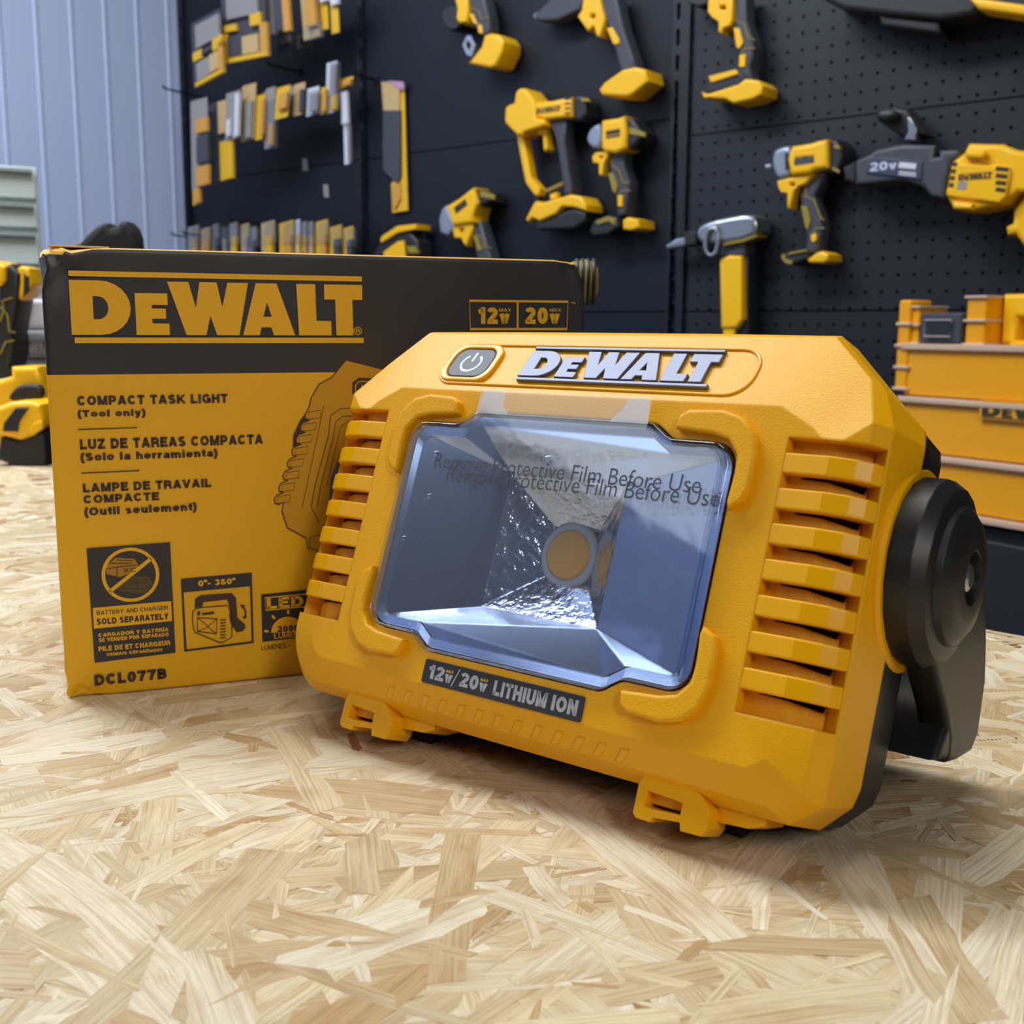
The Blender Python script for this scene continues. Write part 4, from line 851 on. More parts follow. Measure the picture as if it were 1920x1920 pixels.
trim(W_, t, 'trim_line', [(1400, 862), (1345, 862), (1348, 985), (1425, 1045), (1475, 1190), (1545, 1196)], 2, 44, 47.5, T_O, ZD); trim(W_, t, 'trim_line', [(1435, 1340), (1455, 1285), (1560, 1285)], 2, 44, 47.5, T_O, ZD)
for y in (600, 650): trim(W_, t, 'lettering', [(1275, y + 20), (1440, y - 10)], 4 if y > 600 else 8, 61.5, 62.5, T_INK, ZD)
t = tool(W_, 'impact_wrench', 'yellow impact wrench with grey nose tilted nose-down, partly below the carton top', 'wrench', (690, 1400), 30, [
    ('nose', T_N, [(440, 1275), (455, 1215), (482, 1190), (522, 1282), (528, 1330), (492, 1370), (448, 1350)], 10, 54, 5),
    ('rear_cap', T_K, [(650, 1095), (735, 1115), (745, 1168), (660, 1205), (640, 1240)], 6, 52, 5),
    ('trim_ring', T_O, [(680, 1105), (764, 1130), (764, 1160), (680, 1142)], 49, 54, 1),
    ('motor_housing', T_Y, [(485, 1196), (560, 1150), (640, 1086), (665, 1180), (636, 1250), (640, 1290), (520, 1310)], 8, 60, 6),
    ('trigger', T_Y, [[(515, 1310), (640, 1280), (640, 1322), (600, 1430), (582, 1410), (570, 1382), (532, 1382)], [(560, 1325), (560, 1350), (585, 1350), (585, 1325)]], 14, 52, 2.5),
    ('handle', T_G, [(640, 1300), (680, 1280), (735, 1470), (760, 1560), (680, 1560), (650, 1450)], 14, 46, 5),
    ('grip_insert', T_O, [(640, 1370), (660, 1370), (690, 1450), (670, 1460)], 42, 49, 1)], Z2)
trim(W_, t, 'trim_line', [(655, 1360), (690, 1380), (705, 1440), (745, 1440)], 1.8, 44, 47.5, T_O, Z2); trim(W_, t, 'lettering', [(535, 1225), (602, 1172)], 14, 59.5, 60.5, T_INK, Z2)
t = tool(W_, 'multi_tool', 'rounded black and yellow tool peeping over the carton, below the hanging saw', 'power tool', (220, 1500), 30, [
    ('body', T_K, [(40, 1560), (60, 1470), (100, 1400), (200, 1338), (265, 1338), (318, 1400), (330, 1560)], 4, 50, 6),
    ('top_strip', T_Y, [(100, 1404), (108, 1372), (200, 1312), (310, 1300), (310, 1330), (200, 1352), (112, 1408)], 12, 56, 2),
    ('side_panel', T_Y, [(110, 1560), (120, 1460), (200, 1402), (234, 1396), (250, 1560)], 40, 56, 3), ('side_stripe', T_O, [(255, 1430), (300, 1430), (320, 1470), (265, 1470)], 46, 54, 1)], Z2)
t = tool(W_, 'die_grinder', 'silver-headed right-angle grinder with yellow grip, hanging next to the rail above the lamp', 'grinder', (440, 1400), 36, [
    ('head', T_S, [(230, 1185), (255, 1155), (292, 1138), (430, 1105), (515, 1100), (540, 1120), (545, 1205), (470, 1238), (380, 1250), (262, 1258), (232, 1222)], 8, 62, 7, 1),
    ('head_seam', T_O, [(372, 1252), (470, 1232), (548, 1208), (548, 1216), (472, 1244), (374, 1262)], 30, 62.5, .3),
    ('collar', T_K, [(168, 1190), (232, 1178), (238, 1258), (172, 1268)], 18, 50, 4),
    ('spindle', T_S, [(74, 1262), (128, 1226), (188, 1214), (186, 1264), (130, 1274), (80, 1280)], 26, 44, 4),
    ('lever_loop', T_S, [[(275, 1178), (300, 1164), (345, 1164), (352, 1290), (302, 1332), (264, 1282)], [(291, 1200), (285, 1280), (306, 1310), (331, 1278), (334, 1186), (308, 1186)]], 62, 70, 2, 1),
    ('neck', T_G, [(362, 1248), (482, 1238), (484, 1312), (355, 1325)], 14, 54, 4),
    ('body', T_K, [(372, 1300), (500, 1300), (500, 1760), (372, 1760)], 8, 46, 6),
    ('grip', T_Y, [(352, 1335), (400, 1312), (468, 1316), (474, 1640), (440, 1690), (358, 1690)], 20, 58, 5),
    ('tail', T_Y, [(368, 1680), (432, 1680), (430, 1760), (374, 1760)], 24, 54, 3)], Z3)
t = tool(W_, 'impact_driver', 'yellow impact driver with light grey nose hanging right of the silver-headed grinder', 'driver', (700, 1000), 30, [
    ('nose', T_N, [(176, 480), (186, 400), (212, 340), (300, 295), (420, 285), (405, 650), (320, 690), (250, 690), (200, 620)], 8, 58, 6, 1),
    ('bit_socket', T_S, [(78, 545), (100, 515), (180, 505), (180, 570), (104, 580)], 26, 40, 3),
    ('nose_band', T_K, [(335, 380), (385, 360), (390, 570), (345, 590)], 20, 59, 1),
    ('rear_cap', T_K, [(860, 215), (990, 205), (1050, 310), (1060, 450), (1010, 590), (860, 640)], 2, 52, 6),
    ('trim_ring', T_O, [(945, 275), (1010, 275), (1030, 330), (950, 325)], 49, 54, 1), ('trim_ring', T_O, [(930, 545), (1020, 590), (1010, 630), (930, 590)], 49, 54, 1),
    ('motor_housing', T_Y, [(420, 290), (660, 252), (720, 228), (865, 198), (870, 560), (700, 592), (640, 640), (400, 650), (368, 450)], 8, 62, 7),
    ('trigger_block', T_Y, [[(240, 720), (400, 680), (690, 625), (680, 660), (590, 762), (480, 800), (440, 900), (400, 1068), (364, 1060), (366, 880), (290, 870), (252, 800)], [(402, 748), (406, 790), (460, 788), (460, 746)]], 12, 54, 3),
    ('handle', T_G, [(560, 780), (700, 620), (880, 590), (750, 830), (712, 920), (790, 1180), (815, 1300), (765, 1560), (700, 1640), (585, 1620), (605, 1400), (545, 1100), (525, 900)], 14, 46, 6),
    ('grip_insert', T_O, [(536, 1030), (618, 1040), (662, 1220), (618, 1340), (590, 1290)], 42, 49, 1.2), ('grip_insert', T_Y, [(660, 1392), (728, 1372), (735, 1450), (700, 1490), (668, 1470)], 42, 49, 1.2),
    ('foot', T_K, [(290, 1650), (330, 1620), (380, 1610), (600, 1568), (640, 1600), (625, 1690), (460, 1750), (380, 1768), (320, 1712)], 8, 56, 4),
    ('foot_label', T_O, [(296, 1640), (330, 1622), (350, 1690), (440, 1720), (420, 1762), (350, 1750), (300, 1690)], 54, 59, 1), ('foot_label', T_O, [(380, 1612), (600, 1572), (620, 1595), (400, 1640)], 54, 59, 1),
    ('battery_foot', T_Y, [(612, 1700), (735, 1612), (800, 1592), (880, 1635), (880, 1710), (810, 1745), (640, 1738)], 4, 58, 4)], ZI)
trim(W_, t, 'trim_line', [(780, 610), (605, 780), (598, 912), (700, 960), (790, 1195), (830, 1205)], 2.2, 44, 47.5, T_O, ZI); trim(W_, t, 'trim_line', [(690, 1390), (725, 1310), (830, 1310)], 2.2, 44, 47.5, T_O, ZI)
print_on(W_, t, 'LOGO', (465, 460), (705, 395), 62.5, T_INK, ZI); trim(W_, t, 'name_plate', [(455, 497), (705, 462)], 9, 61.4, 62.5, T_G, ZI)
t = tool(W_, 'power_tool', 'large charcoal and yellow tool marked 20V at the right edge of the wall', 'power tool', (1500, 900), 40, [
    ('side_handle_knob', T_K, [(232, 205), (300, 140), (420, 138), (480, 195), (440, 262), (330, 285), (250, 262)], 40, 86, 8, 1),
    ('side_handle', T_K, [(440, 120), (600, 140), (820, 430), (560, 470), (420, 380), (250, 270)], 14, 60, 6),
    ('bracket', T_S, [(590, 230), (640, 240), (712, 370), (700, 500), (560, 492), (620, 400)], 50, 66, 2),
    ('gear_housing', T_G, [(170, 660), (250, 600), (540, 540), (925, 550), (900, 690), (960, 680), (960, 610), (1180, 600), (1180, 690), (1110, 730), (1035, 1000), (1030, 1160), (860, 1130), (780, 1020), (560, 950), (20, 1000), (20, 720)], 6, 74, 6),
    ('front_plate', mat('tool_slate', (58, 64, 84), .5), [(185, 680), (775, 730), (765, 950), (560, 920), (140, 870)], 70, 77, 2),
    ('nose', T_K, [(-120, 800), (30, 720), (40, 1000), (-110, 940)], 16, 60, 5),
    ('motor_housing', T_Y, [(1100, 740), (1240, 640), (1290, 530), (1680, 540), (1800, 600), (2100, 640), (2100, 1100), (1850, 1080), (1700, 1210), (1350, 1290), (1120, 1280), (1030, 1100)], 6, 78, 7),
    ('motor_panel', T_Y, [(1140, 740), (1760, 800), (1770, 860), (1730, 1120), (1640, 1210), (1050, 1130), (1040, 1060)], 70, 84, 4),
    ('upper_knob', T_Y, [(1260, 610), (1480, 610), (1500, 660), (1440, 710), (1250, 690)], 70, 90, 4), ('lower_knob', T_Y, [(1110, 1190), (1340, 1210), (1330, 1280), (1120, 1270)], 60, 86, 4),
    ('rear_grip', T_Y, [(1800, 1290), (1920, 1120), (2100, 1100), (2100, 1800), (1920, 1690), (1820, 1550), (1730, 1570), (1710, 1470), (1790, 1430)], 16, 62, 6)], ZJ)
print_on(W_, t, '20v', (185, 850), (490, 725), 77.4, mat('tool_pale_ink', (196, 204, 232), .5), ZJ, .0)
for y, w in ((775, 8), (852, 2), (880, 2)): trim(W_, t, 'printed_line', [(510, y), (705, y + 18)], w, 76.6, 77.5, P_WHITE, ZJ)
print_on(W_, t, 'LOGO', (1180, 955), (1560, 850), 84.5, T_INK, ZJ); trim(W_, t, 'name_plate', [(1170, 1005), (1275, 1012)], 11, 83.2, 84.6, P_GREY, ZJ)
for k in range(4):
    trim(W_, t, 'cooling_slot', [(1600, 815 + 78 * k), (1745 - 12 * k, 830 + 78 * k)], 6, 83.4, 84.5, T_INK, ZJ); trim(W_, t, 'cooling_slot', [(1110 - 12 * k, 765 + 78 * k), (1165 - 12 * k, 770 + 78 * k)], 6, 83.4, 84.5, T_INK, ZJ)
tool(W_, 'power_tool', 'long black tool with a yellow bar, at the top right corner of the wall', 'power tool', (900, 20), 40, [
    ('body', T_K, [(20, 0), (40, -300), (2000, -300), (2000, 170), (1920, 160), (1500, 90), (1410, 150), (1100, 190), (600, 140), (200, 95)], 4, 70, 8),
    ('yellow_bar', T_Y, [(1380, -30), (1560, -10), (2000, 50), (2000, 165), (1920, 150), (1480, 84)], 40, 92, 5),
    ('front_block', T_K, [(530, 130), (610, 140), (1110, 190), (1120, 320), (560, 240)], 4, 60, 5)], ZK)
# hanging saw in its card sleeve
t = tool(W_, 'hanging_saw', 'grey saw blade in a tall yellow card sleeve hanging alone left of the tools', 'saw', (180, 700), 12, [
    ('card', P_YEL, [(204, 476), (240, 482), (262, 1222), (172, 1236), (165, 1066), (214, 1000)], 6, 9, .5),
    ('header', P_CREAM, [(108, 474), (214, 480), (210, 640), (120, 645)], 9, 14, .6), ('blade', T_G, [(116, 640), (214, 640), (216, 1020), (200, 1066), (116, 986)], 9, 16, 1.5),
    ('tag', P_PINK, [(140, 468), (236, 474), (238, 524), (210, 512)], 14, 16, .4), ('blade_tip', P_OR, [(172, 1070), (212, 1060), (218, 1150), (185, 1215), (172, 1200)], 9, 14, 1)], Z2)
W_.base = (0, 0, 0)
# ------------------------------------------------------------------ wire hooks and packs on the left panel
def hook(px, py, length, label):
    a, z = W_.at(px, py, 0); r = W_.thing('wire_hook', label, 'hook', base=(a, 0, z), group='wire hooks on the left panel')
    for d in (-3.5, 3.5): W_.tube('prong', [(a + d, 0, z), (a + d, length * .5, z + 1), (a + d * .9, length * .92, z + 3), (a + d * .2, length, z + 9)], 1.7, WIRE, 6)
    W_.prism('back_plate', [rrect(a - 9, z - 8, a + 9, z + 8, 2)], 0, 3, WIRE, .5)
hook(388, 183, 125, 'black wire hook reaching past the pale cladding above the middle row of packs')
hook(392, 448, 110, 'black wire hook over the lowest packs, its loop left of the panel edge'); hook(420, 446, 120, 'second wire hook over the lowest packs, right of the outermost loop')
hook(560, 135, 90, 'wire hook behind the clear tube pack at the end of the middle row'); hook(500, 420, 110, 'wire hook above the yellow packs in the lowest row')
hook(705, 150, 60, 'short wire hook holding the hanging saw')
# pack: picture corners (x0,y0,x1,y1), sideways lean of the bottom, depth, card colour, list of (part, colour, fx0, fy0, fx1, fy1)
def pack(label, q, b, card, bits, group, blister=None, name='blister_pack', skew=-.28):
    x0, y0, x1, y1, lean = q; w = x1 - x0
    quad = lambda fx0, fy0, fx1, fy1: [(x0 + w * fx + lean * fy, y0 + (y1 - y0) * fy + skew * w * (fx - .5)) for fx, fy in ((fx0, fy0), (fx1, fy0), (fx1, fy1), (fx0, fy1))]
    a0, z0 = W_.at((x0 + x1) / 2, (y0 + y1) / 2, b); r = W_.thing(name, label, 'pack', base=(a0, b, z0), group=group)
    W_.prism('card', [[W_.at(*p, b) for p in quad(0, 0, 1, 1)]], b - 2.5, b, card, .4, r)
    for nm, mt, *f in bits: W_.prism(nm, [[W_.at(*p, b + 9) for p in quad(*f)]], b, b + 9, mt, 1.0, r)
    if blister: W_.prism('blister', [[W_.at(*p, b + 13) for p in quad(*blister)]], b, b + 13, BLIST, 2, r)
    return r
G1, G2, G3 = 'packs in the top row', 'packs in the middle row', 'packs in the lowest row'
pack('big grey-windowed yellow case at the left end of the top row', (358, 30, 412, 150, 6), 150, P_DARK, [('case_window', P_GREY, .12, .06, .92, .42), ('case_latch', P_YEL, 0, .46, .3, .60), ('case_band', P_DARK, .3, .48, .68, .56), ('case_clip', P_YEL, .68, .40, 1, .60), ('case_base', P_GREY, .1, .64, .55, .92), ('case_insert', P_CREAM, .55, .62, .85, .90), ('case_side', P_OR, .86, .5, 1, .96), ('case_rim', P_YEL, .04, .93, 1, 1)], G1, None, 'tool_case', -.55)
pack('big yellow and dark case second in the top row', (414, -20, 496, 112, 6), 130, P_DARK, [('case_window', P_GREY, .1, .04, .8, .38), ('case_latch', P_YEL, .02, .46, .3, .56), ('case_clip', P_YEL, .62, .36, .86, .54), ('case_grille', P_DARK, .1, .62, .4, .92), ('case_insert', P_CREAM, .42, .66, .78, .92), ('case_side', P_OR, .84, .52, 1, .96), ('case_edge', P_YEL, 0, .58, .08, .96), ('case_rim', P_YEL, .02, .93, 1, 1)], G1, None, 'tool_case', -.2)
pack('bit set with dark teeth and orange stripe in the top row', (500, -20, 538, 62, 6), 110, P_GREY, [('bit_rack', P_DARK, .25, .1, .68, .95), ('stripe', P_OR, .68, 0, 1, 1)], G1)
pack('narrow dark pack below the toothed bit set', (520, 62, 542, 108, 3), 60, P_DARK, [('header', P_GREY, .1, .1, .9, .4)], G1)
pack('orange bag of bits in the top row', (562, -20, 592, 72, 8), 90, P_CREAM, [('contents', P_OR, .25, .15, .8, .75)], G1, (.1, .7, 1, 1))
pack('yellow holster pack with white top, left one of the pair', (598, -20, 612, 56, 4), 80, P_YEL, [('top', P_WHITE, 0, 0, 1, .3)], G1); pack('yellow holster pack with white top, right one of the pair', (618, -20, 632, 62, 4), 80, P_YEL, [('top', P_WHITE, 0, 0, 1, .35)], G1)
pack('small grey pack under the orange bag', (556, 64, 580, 88, 2), 40, P_GREY, [('label_strip', P_DARK, .2, .2, .8, .8)], G1)
pack('long orange and dark pack hanging lowest at the left of the middle row', (357, 186, 388, 352, 3), 150, P_GREY, [('upper_label', P_OR, .25, .22, .95, .38), ('window', P_DARK, .3, .42, .95, .72), ('lower_label', P_OR, .25, .76, .98, .98)], G2)
pack('narrow yellow tip below the long orange pack', (361, 352, 374, 384, 1), 148, P_YEL, [('tip', P_OR, .1, .05, .9, .9)], G2)
pack('slate and yellow pack second in the middle row', (391, 190, 432, 342, 4), 120, P_DARK, [('yellow_face', P_YEL, .45, .5, 1, .98), ('tan_face', P_CREAM, .4, .0, .95, .4)], G2)
pack('grey pack with white print, third in the middle row', (424, 172, 450, 262, -2), 130, P_GREY, [('edge', P_WHITE, .62, .05, .9, .95), ('print', P_WHITE, .05, .55, .3, .9)], G2)
pack('tan pack with grey centre in the middle row', (455, 158, 480, 264, -4), 110, P_CREAM, [('contents', P_GREY, .25, .3, .7, .95)], G2)
pack('slim yellow pack in the middle row', (482, 178, 496, 262, -3), 105, P_YEL, [('stripe', P_OR, .5, .1, .9, .9)], G2)
pack('grey clear pack beside the slim yellow one', (499, 164, 516, 278, -3), 100, P_GREY, [('contents', P_OR, .3, .6, .8, .95)], G2, (.05, .2, .95, 1))
pack('bright yellow boxed pack in the middle row', (519, 162, 544, 222, -5), 110, P_YEL, [('print', P_OR, .2, .2, .8, .7)], G2)
pack('tan and brown pack right of the bright yellow box', (552, 156, 572, 216, -3), 90, P_CREAM, [('contents', P_DARK, .5, .2, .8, .9)], G2)
pack('white bubble pack with grey window in the middle row', (576, 164, 598, 216, -2), 85, P_WHITE, [('window', P_GREY, .25, .2, .85, .85)], G2, (.1, .1, .95, .95))
pack('slim orange-yellow pack before the clear tube', (601, 164, 612, 214, -2), 80, P_YEL, [('stripe', P_OR, .3, .1, .9, .9)], G2)
pack('bluish clear tube pack with a rounded top in the middle row', (613, 116, 632, 212, -3), 75, P_WHITE, [('tube', P_GREY, .35, .05, .8, .7), ('label_strip', P_YEL, .5, .65, .95, .95)], G2, (.2, 0, .95, .9))
pack('yellow tag at the right end of the middle row', (638, 146, 662, 164, -2), 60, P_YEL, [('print', P_OR, .2, .2, .8, .8)], G2)
pack('dusky pack tucked between the white-print pack and the tan one', (447, 165, 459, 262, -3), 90, P_GREY, [('contents', P_CREAM, .2, .3, .8, .9)], G2)
pack('brown pack between the slim yellow pack and the clear one', (494, 172, 502, 266, -3), 85, P_CREAM, [('contents', P_DARK, .2, .3, .8, .9)], G2)
pack('dark clear pack just left of the bright yellow box', (512, 168, 521, 270, -4), 80, P_DARK, [('contents', P_GREY, .2, .2, .8, .6)], G2)
pack('grey pack squeezed between the bright yellow box and the tan brown pack', (543, 162, 553, 212, -3), 75, P_GREY, [('contents', P_DARK, .2, .3, .8, .9)], G2)
pack('long pale knife-shaped tool at the right end of the middle row', (636, 172, 650, 232, 3), 60, P_GREY, [('sleeve', P_WHITE, .2, .0, .9, 1)], G2); pack('pale blade tip below the knife-shaped tool', (644, 230, 654, 308, 2), 58, P_WHITE, [('edge', P_GREY, .6, .05, .95, .95)], G2)
low = [('grey tan pack at the far left of the lowest row', 352, 372, 424, P_GREY, P_CREAM), ('tan and orange pack second in the lowest row', 376, 394, 428, P_CREAM, P_OR), ('grey pack third in the lowest row', 398, 410, 420, P_GREY, P_DARK), ('slim dark grey pack fourth in the lowest row', 414, 424, 424, P_DARK, P_GREY), ('grey and olive pack under the end of the second hook', 430, 444, 418, P_GREY, P_YEL), ('tan clear pack sixth in the lowest row', 452, 466, 420, P_CREAM, P_GREY), ('grey bag with slanted edge in the lowest row', 468, 480, 426, P_GREY, P_DARK),
       ('yellow tipped tan pack in the lowest row', 490, 514, 416, P_CREAM, P_YEL), ('wide yellow pack with an orange swoosh', 524, 550, 416, P_YEL, P_OR), ('clear topped grey pack after the wide yellow one', 554, 562, 412, P_WHITE, P_YEL), ('tan pack with lilac bubble top', 565, 574, 416, P_GREY, P_OR), ('grey pack with orange edge, before the gap', 577, 586, 416, P_GREY, P_CREAM), ('yellow pack with a clear loop above', 592, 614, 414, P_YEL, P_OR), ('yellow pack with dark side, second from right in the lowest row', 618, 640, 424, P_YEL, P_DARK), ('olive yellow pack at the right end of the lowest row', 644, 662, 426, P_YEL, P_DARK)]
for lb, x0, x1, y0, c1, c2 in low: pack(lb, (x0, y0, x1, 520, 1), 70, c1, [('front_print', c2, .3, .25, .75, .9)], G3, (.1, .02, .9, .4))
for i, (x0, y0, x1, y1) in enumerate(((566, 297, 575, 320), (606, 346, 614, 370))):
    tool(W_, 'price_tag', ('small pale tag hanging free in the empty middle of the left panel', 'lower small pale tag above the lowest row of packs')[i], 'tag', ((x0 + x1) / 2, (y0 + y1) / 2), 6, [('card', P_GREY, [(x0, y0), (x1, y0), (x1 + 2, y1), (x0 + 2, y1)], 0, 3, .3)])

# ------------------------------------------------------------------ right: organiser on a dark cabinet
OA = Vector((.53, -.848, 0)); OB = Vector((-.848, -.53, 0)); O0 = Vector((549, 1620, 0))
ORG = Frame(tuple(O0), OA, UZ, OB)
def organiser():
    F = ORG; zt = F.at(1840, 551)[1]; zr = [F.at(1840, y)[1] for y in (652, 757, 868, 972)]; zb = zr[3] - 10; a0 = F.at(1694, 700)[0]; W = 430
    r = F.thing('parts_organiser', 'amber-lidded yellow parts organiser with a dark latch, standing right of the lamp', 'organiser', base=(a0 + W / 2, -60, zb))
    AMB = mat('amber_lid', (240, 164, 10), .22, bump=(90, .25)); PINKR = mat('clear_rail', (206, 176, 150), .2, spec=.7); CL = clear_mat('clear_orange', (250, 196, 120), .12, .05)
    F.prism('case', [[(a0, zb), (a0 + W, zb), (a0 + W, zr[0]), (a0, zr[0])]], -110, -8, T_Y, 5, r)
    for k in range(3):
        F.prism('lid', [[(a0 + 4, zr[k + 1] + 5), (a0 + W - 4, zr[k + 1] + 5), (a0 + W - 4, zr[k] - 4), (a0 + 4, zr[k] - 4)]], -12, 3 + k * 2, AMB, 3, r)
    for k in range(4): F.prism('lid_rail', [[(a0, zr[k] - 5), (a0 + W, zr[k] - 5), (a0 + W, zr[k] + 4), (a0, zr[k] + 4)]], -14, 10 + k * 2, PINKR, 2.5, r)
    hd = F.prism('carry_handle', [[(a0 + 128, zr[0] + 4), (a0 + 300, zr[0] + 4), (a0 + 300, zt), (a0 + 128, zt)], [(a0 + 150, zr[0] + 10), (a0 + 150, zt - 30), (a0 + 280, zt - 30), (a0 + 280, zr[0] + 10)]], -70, -30, T_Y, 6, r)
    for q, nm in (((a0 - 4, zr[0] + 2, a0 + 22, zt - 14), 'corner_post'), ((a0 + 96, zr[0] + 2, a0 + 126, zt - 2), 'corner_post')):
        cp = F.prism(nm, [rrect(*q, 5)], -60, 0, AMB, 3, r)
        for k in range(3): F.prism('cover_edge', [rrect(q[0] - 2, q[1] + (q[3] - q[1] - 4) * k / 2, q[2] + 2, q[1] + (q[3] - q[1] - 4) * k / 2 + 4, 1)], -60, 4, PINKR, 1.5, cp)
    lt = F.prism('latch', [rrect(a0 + 26, zr[0] + 4, a0 + 92, zt - 24, 4)], -50, 4, T_G, 3, r); F.prism('latch_window', [rrect(a0 + 40, zr[0] + 16, a0 + 78, zt - 36, 2)], 3, 8, T_K, 1, lt); F.tube('latch_frame', [(a0 + 38, 9, zr[0] + 14), (a0 + 80, 9, zr[0] + 14), (a0 + 80, 9, zt - 34), (a0 + 38, 9, zt - 34)], 1.6, P_GREY, 6, lt, True)
    sc_ = F.prism('side_clip', [rrect(a0 - 10, zr[0] - 62, a0 + 10, zt - 6, 4)], -40, 6, AMB, 3, r)
    for k in range(4): F.prism('clip_edge', [rrect(a0 - 12, zr[0] - 62 + 30 * k, a0 + 14, zr[0] - 57 + 30 * k, 1)], -42, 9, PINKR, 1.5, sc_)
    sx = F.prism('side_strap', [[(a0 - 8, zr[2]), (a0 - 2, zr[2]), (a0 - 2, zr[0] - 60), (a0 - 8, zr[0] - 60)]], -30, -22, T_O, 1, r)
    la, lz = F.at(1834, 786, 12); lb = la + 150; lz1 = F.at(1834, 750, 12)[1]
    pl = F.prism('name_plate', [[(la, lz), (lb, lz), (lb, lz1), (la, lz1)]], 2, 11, mat('plate_amber', (222, 158, 24), .4), 1, r)
    lp = logo_loops(lambda x, y: (la + 4 + 142 * x, lz + 2 + (lz1 - lz - 4) * y)); F.flat('lettering', [flat_fill(lp[0], lp[1:])], 11.3, T_INK, pl)
    c = F.thing('cabinet', 'dark cabinet under the amber organiser, behind the bench', 'cabinet', base=(a0 + W / 2, -40, -900))
    F.prism('body', [[(a0 - 30, -900), (a0 + W + 40, -900), (a0 + W + 40, zb - 1), (a0 - 30, zb - 1)]], -80, 0, mat('cabinet_black', (24, 26, 30), .6), 3, c)
    F.prism('door', [[(a0 - 20, -880), (a0 + W + 30, -880), (a0 + W + 30, zb - 16), (a0 - 20, zb - 16)]], 0, 14, mat('cabinet_black_front', (28, 30, 35), .55), 3, c)
organiser()

# ------------------------------------------------------------------ left: things at the far end of the bench
NEAR = Frame((0, 1285, 0), FA, UZ, FB); MIDF = Frame((0, 1335, 0), FA, UZ, FB)
def on_bench(F): F.base = (0, 0, 0)
t = tool(NEAR, 'battery_light', 'yellow and black battery tool with a dark window at the bench end', 'power tool', (100, 1830), 0, [
    ('battery', T_K, [(0, 1670), (110, 1688), (252, 1640), (264, 1790), (258, 1842), (98, 1850), (-20, 1800)], -70, 0, 4),
    ('housing', T_Y, [(-60, 1500), (0, 1490), (60, 1466), (180, 1460), (232, 1482), (250, 1560), (246, 1600), (182, 1668), (112, 1690), (0, 1662), (-60, 1640)], -64, 4, 6),
    ('window', T_K, [(20, 1590), (88, 1502), (164, 1500), (110, 1580), (100, 1640), (14, 1638)], 2, 7, 1.5),
    ('cheek', T_Y, [(170, 1640), (190, 1590), (246, 1570), (248, 1620), (190, 1662)], 2, 9, 2)], ZA)
t = tool(MIDF, 'power_tool', 'yellow boxy tool with a round black hub behind the battery tool on the bench', 'power tool', (100, 1500), 0, [
    ('body', T_Y, [(-60, 1340), (0, 1335), (60, 1320), (60, 1262), (215, 1262), (240, 1340), (250, 1700), (-60, 1750)], -70, 0, 6),
    ('hub', T_K, [(44, 1462), (52, 1420), (100, 1372), (160, 1362), (240, 1372), (240, 1456), (150, 1462)], 0, 14, 4, 1)], ZA)
BK = Frame((0, 1412, 0), FA, UZ, FB)
t = tool(BK, 'cordless_drill', 'black gripped drill with yellow trigger standing at the left edge behind the box', 'drill', (60, 1250), 0, [
    ('motor_housing', T_Y, [(-60, 640), (0, 662), (28, 680), (26, 760), (0, 792), (-60, 800)], -66, 6, 5),
    ('handle', T_K, [(-10, 690), (60, 662), (112, 720), (104, 880), (72, 1060), (84, 1130), (60, 1260), (50, 1330), (-40, 1330)], -50, 0, 6),
    ('trigger', T_Y, [(95, 690), (122, 675), (168, 690), (186, 780), (152, 850), (102, 882), (90, 862), (110, 770)], -44, -4, 4), ('trigger_inner', T_K, [(136, 722), (166, 740), (166, 826), (132, 858)], -6, -2, 1.5),
    ('foot', T_K, [(-60, 1300), (70, 1270), (60, 1350), (60, 1760), (-60, 1760)], -60, 0, 4)], ZA)
trim(BK, t, 'trim_line', [(0, 1000), (20, 930), (12, 880), (70, 860)], 2, -2, 1.5, T_O, ZA); trim(BK, t, 'trim_line', [(0, 915), (42, 962), (52, 1060), (86, 1062)], 2, -2, 1.5, T_O, ZA); trim(BK, t, 'trim_line', [(0, 1190), (30, 1120), (78, 1110)], 2, -2, 1.5, T_O, ZA)
BK2 = Frame((0, 1480, -60), FA, UZ, FB)
CASEG = mat('case_grey', (150, 154, 162), .5)
CAB = Frame((-900, 2150, 0), Vector((.866, .5, 0)), UZ, Vector((.5, -.866, 0)))
a1, z1 = CAB.at(70, 313); zf = [CAB.at(70, y)[1] for y in (313, 378, 432, 500, 570, 655)]
r = CAB.thing('drawer_cabinet', 'pale grey-green drawer cabinet against the left cladding', 'cabinet', base=(a1 - 250, -150, -900))
GREEN = mat('cabinet_pale', (196, 206, 202), .5); GREEN2 = mat('cabinet_lip', (140, 150, 148), .5)
CAB.prism('body', [[(a1 - 500, -900), (a1, -900), (a1, zf[0]), (a1 - 500, zf[0])]], -300, -8, GREEN, 3, r)
for k in range(5):
    d = CAB.prism('drawer', [[(a1 - 492, zf[k + 1] + 4), (a1 - 6, zf[k + 1] + 4), (a1 - 6, zf[k] - 6), (a1 - 492, zf[k] - 6)]], -8, 6, GREEN, 2, r)
    CAB.prism('drawer_lip', [[(a1 - 480, zf[k] - 14), (a1 - 12, zf[k] - 14), (a1 - 12, zf[k] - 6), (a1 - 480, zf[k] - 6)]], 6, 18, GREEN2, 2, d)
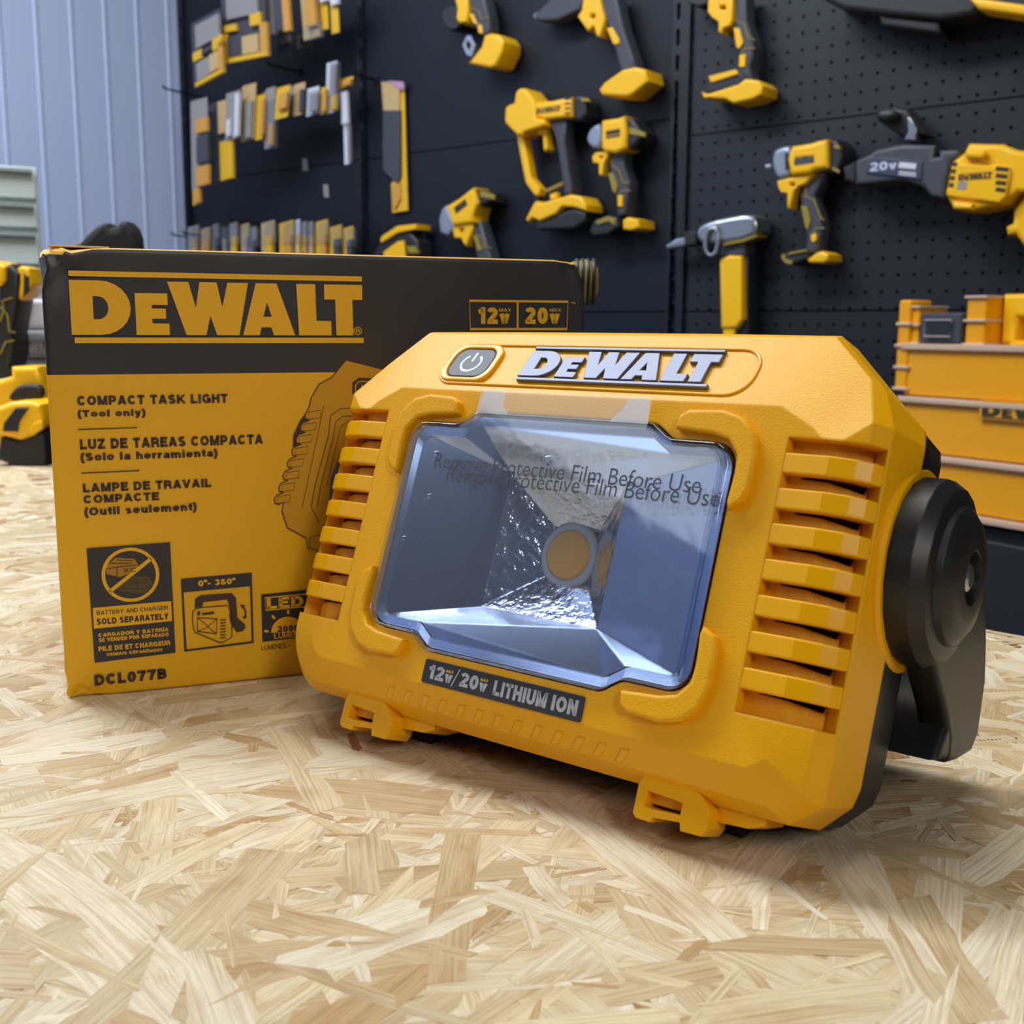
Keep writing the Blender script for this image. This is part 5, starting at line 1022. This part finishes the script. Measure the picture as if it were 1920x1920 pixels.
t = tool(BK2, 'hard_case', 'grey hard case with dark lettering, behind the drill at the left', 'case', (150, 1200), 0, [
    ('lower_shell', CASEG, [(-200, 1070), (90, 1050), (420, 1050), (420, 1560), (-200, 1560)], -160, 0, 6), ('upper_shell', P_WHITE, [(-200, 880), (90, 870), (420, 870), (420, 1040), (-200, 1060)], -160, -6, 6),
    ('label_plate', T_G, [(78, 1108), (330, 1098), (330, 1225), (78, 1215)], 0, 2, .5)], ZA)
print_on(BK2, t, 'LOGO', (88, 1205), (320, 1108), 2.4, P_GREY, ZA)
BAG = Frame((0, 1150, 0), FA, UZ, FB)
a0, z0 = BAG.at(205, 424); t = BAG.thing('tool_bag', 'black soft tool bag with two humps showing over the carton top left', 'bag', base=(a0, -60, 0))
bg_ = BAG.at(205, 424)[0]; BAG.prism('bag_body', [smooth2([BAG.at(*q) for q in ((140, 462), (168, 430), (196, 413), (208, 430), (230, 408), (252, 432), (256, 480))] + [(a0 + 36, 1), (a0 - 40, 1)], 1)], -34, 0, mat('bag_fabric', (30, 30, 34), .8, bump=(200, .4)), 8, t)
BAG.prism('bag_strap', [[BAG.at(*q) for q in ((128, 452), (160, 446), (168, 452), (160, 470), (128, 470))]], -40, -20, mat('bag_leather', (128, 104, 72), .7), 3, t)
# rear end of a tool standing behind the carton's right end
EG = Frame((0, 690, 0), FA, UZ, FB)
a0, z0 = EG.at(1106, 526); t = EG.thing('power_tool', 'dark tool with yellow ribbed end cap showing past the carton right end', 'power tool', base=(a0 - 20, -20, 0))
EG.lathe('end_cap', [(0, 12), (8, 13.6), (13, 12), (16, 8)], (a0 - 10, -20, z0), 'a', T_O, 24, t)
for k in range(4): EG.lathe('cap_rib', [(0, 14), (1.0, 14.4), (2.0, 14)], (a0 - 8 + 3.4 * k, -20, z0), 'a', T_K, 24, t)
EG.prism('stand', [[(a0 - 46, 0), (a0 - 12, 0), (a0 - 9, z0 + 8), (a0 - 40, z0 + 10)]], -50, 0, T_K, 4, t)
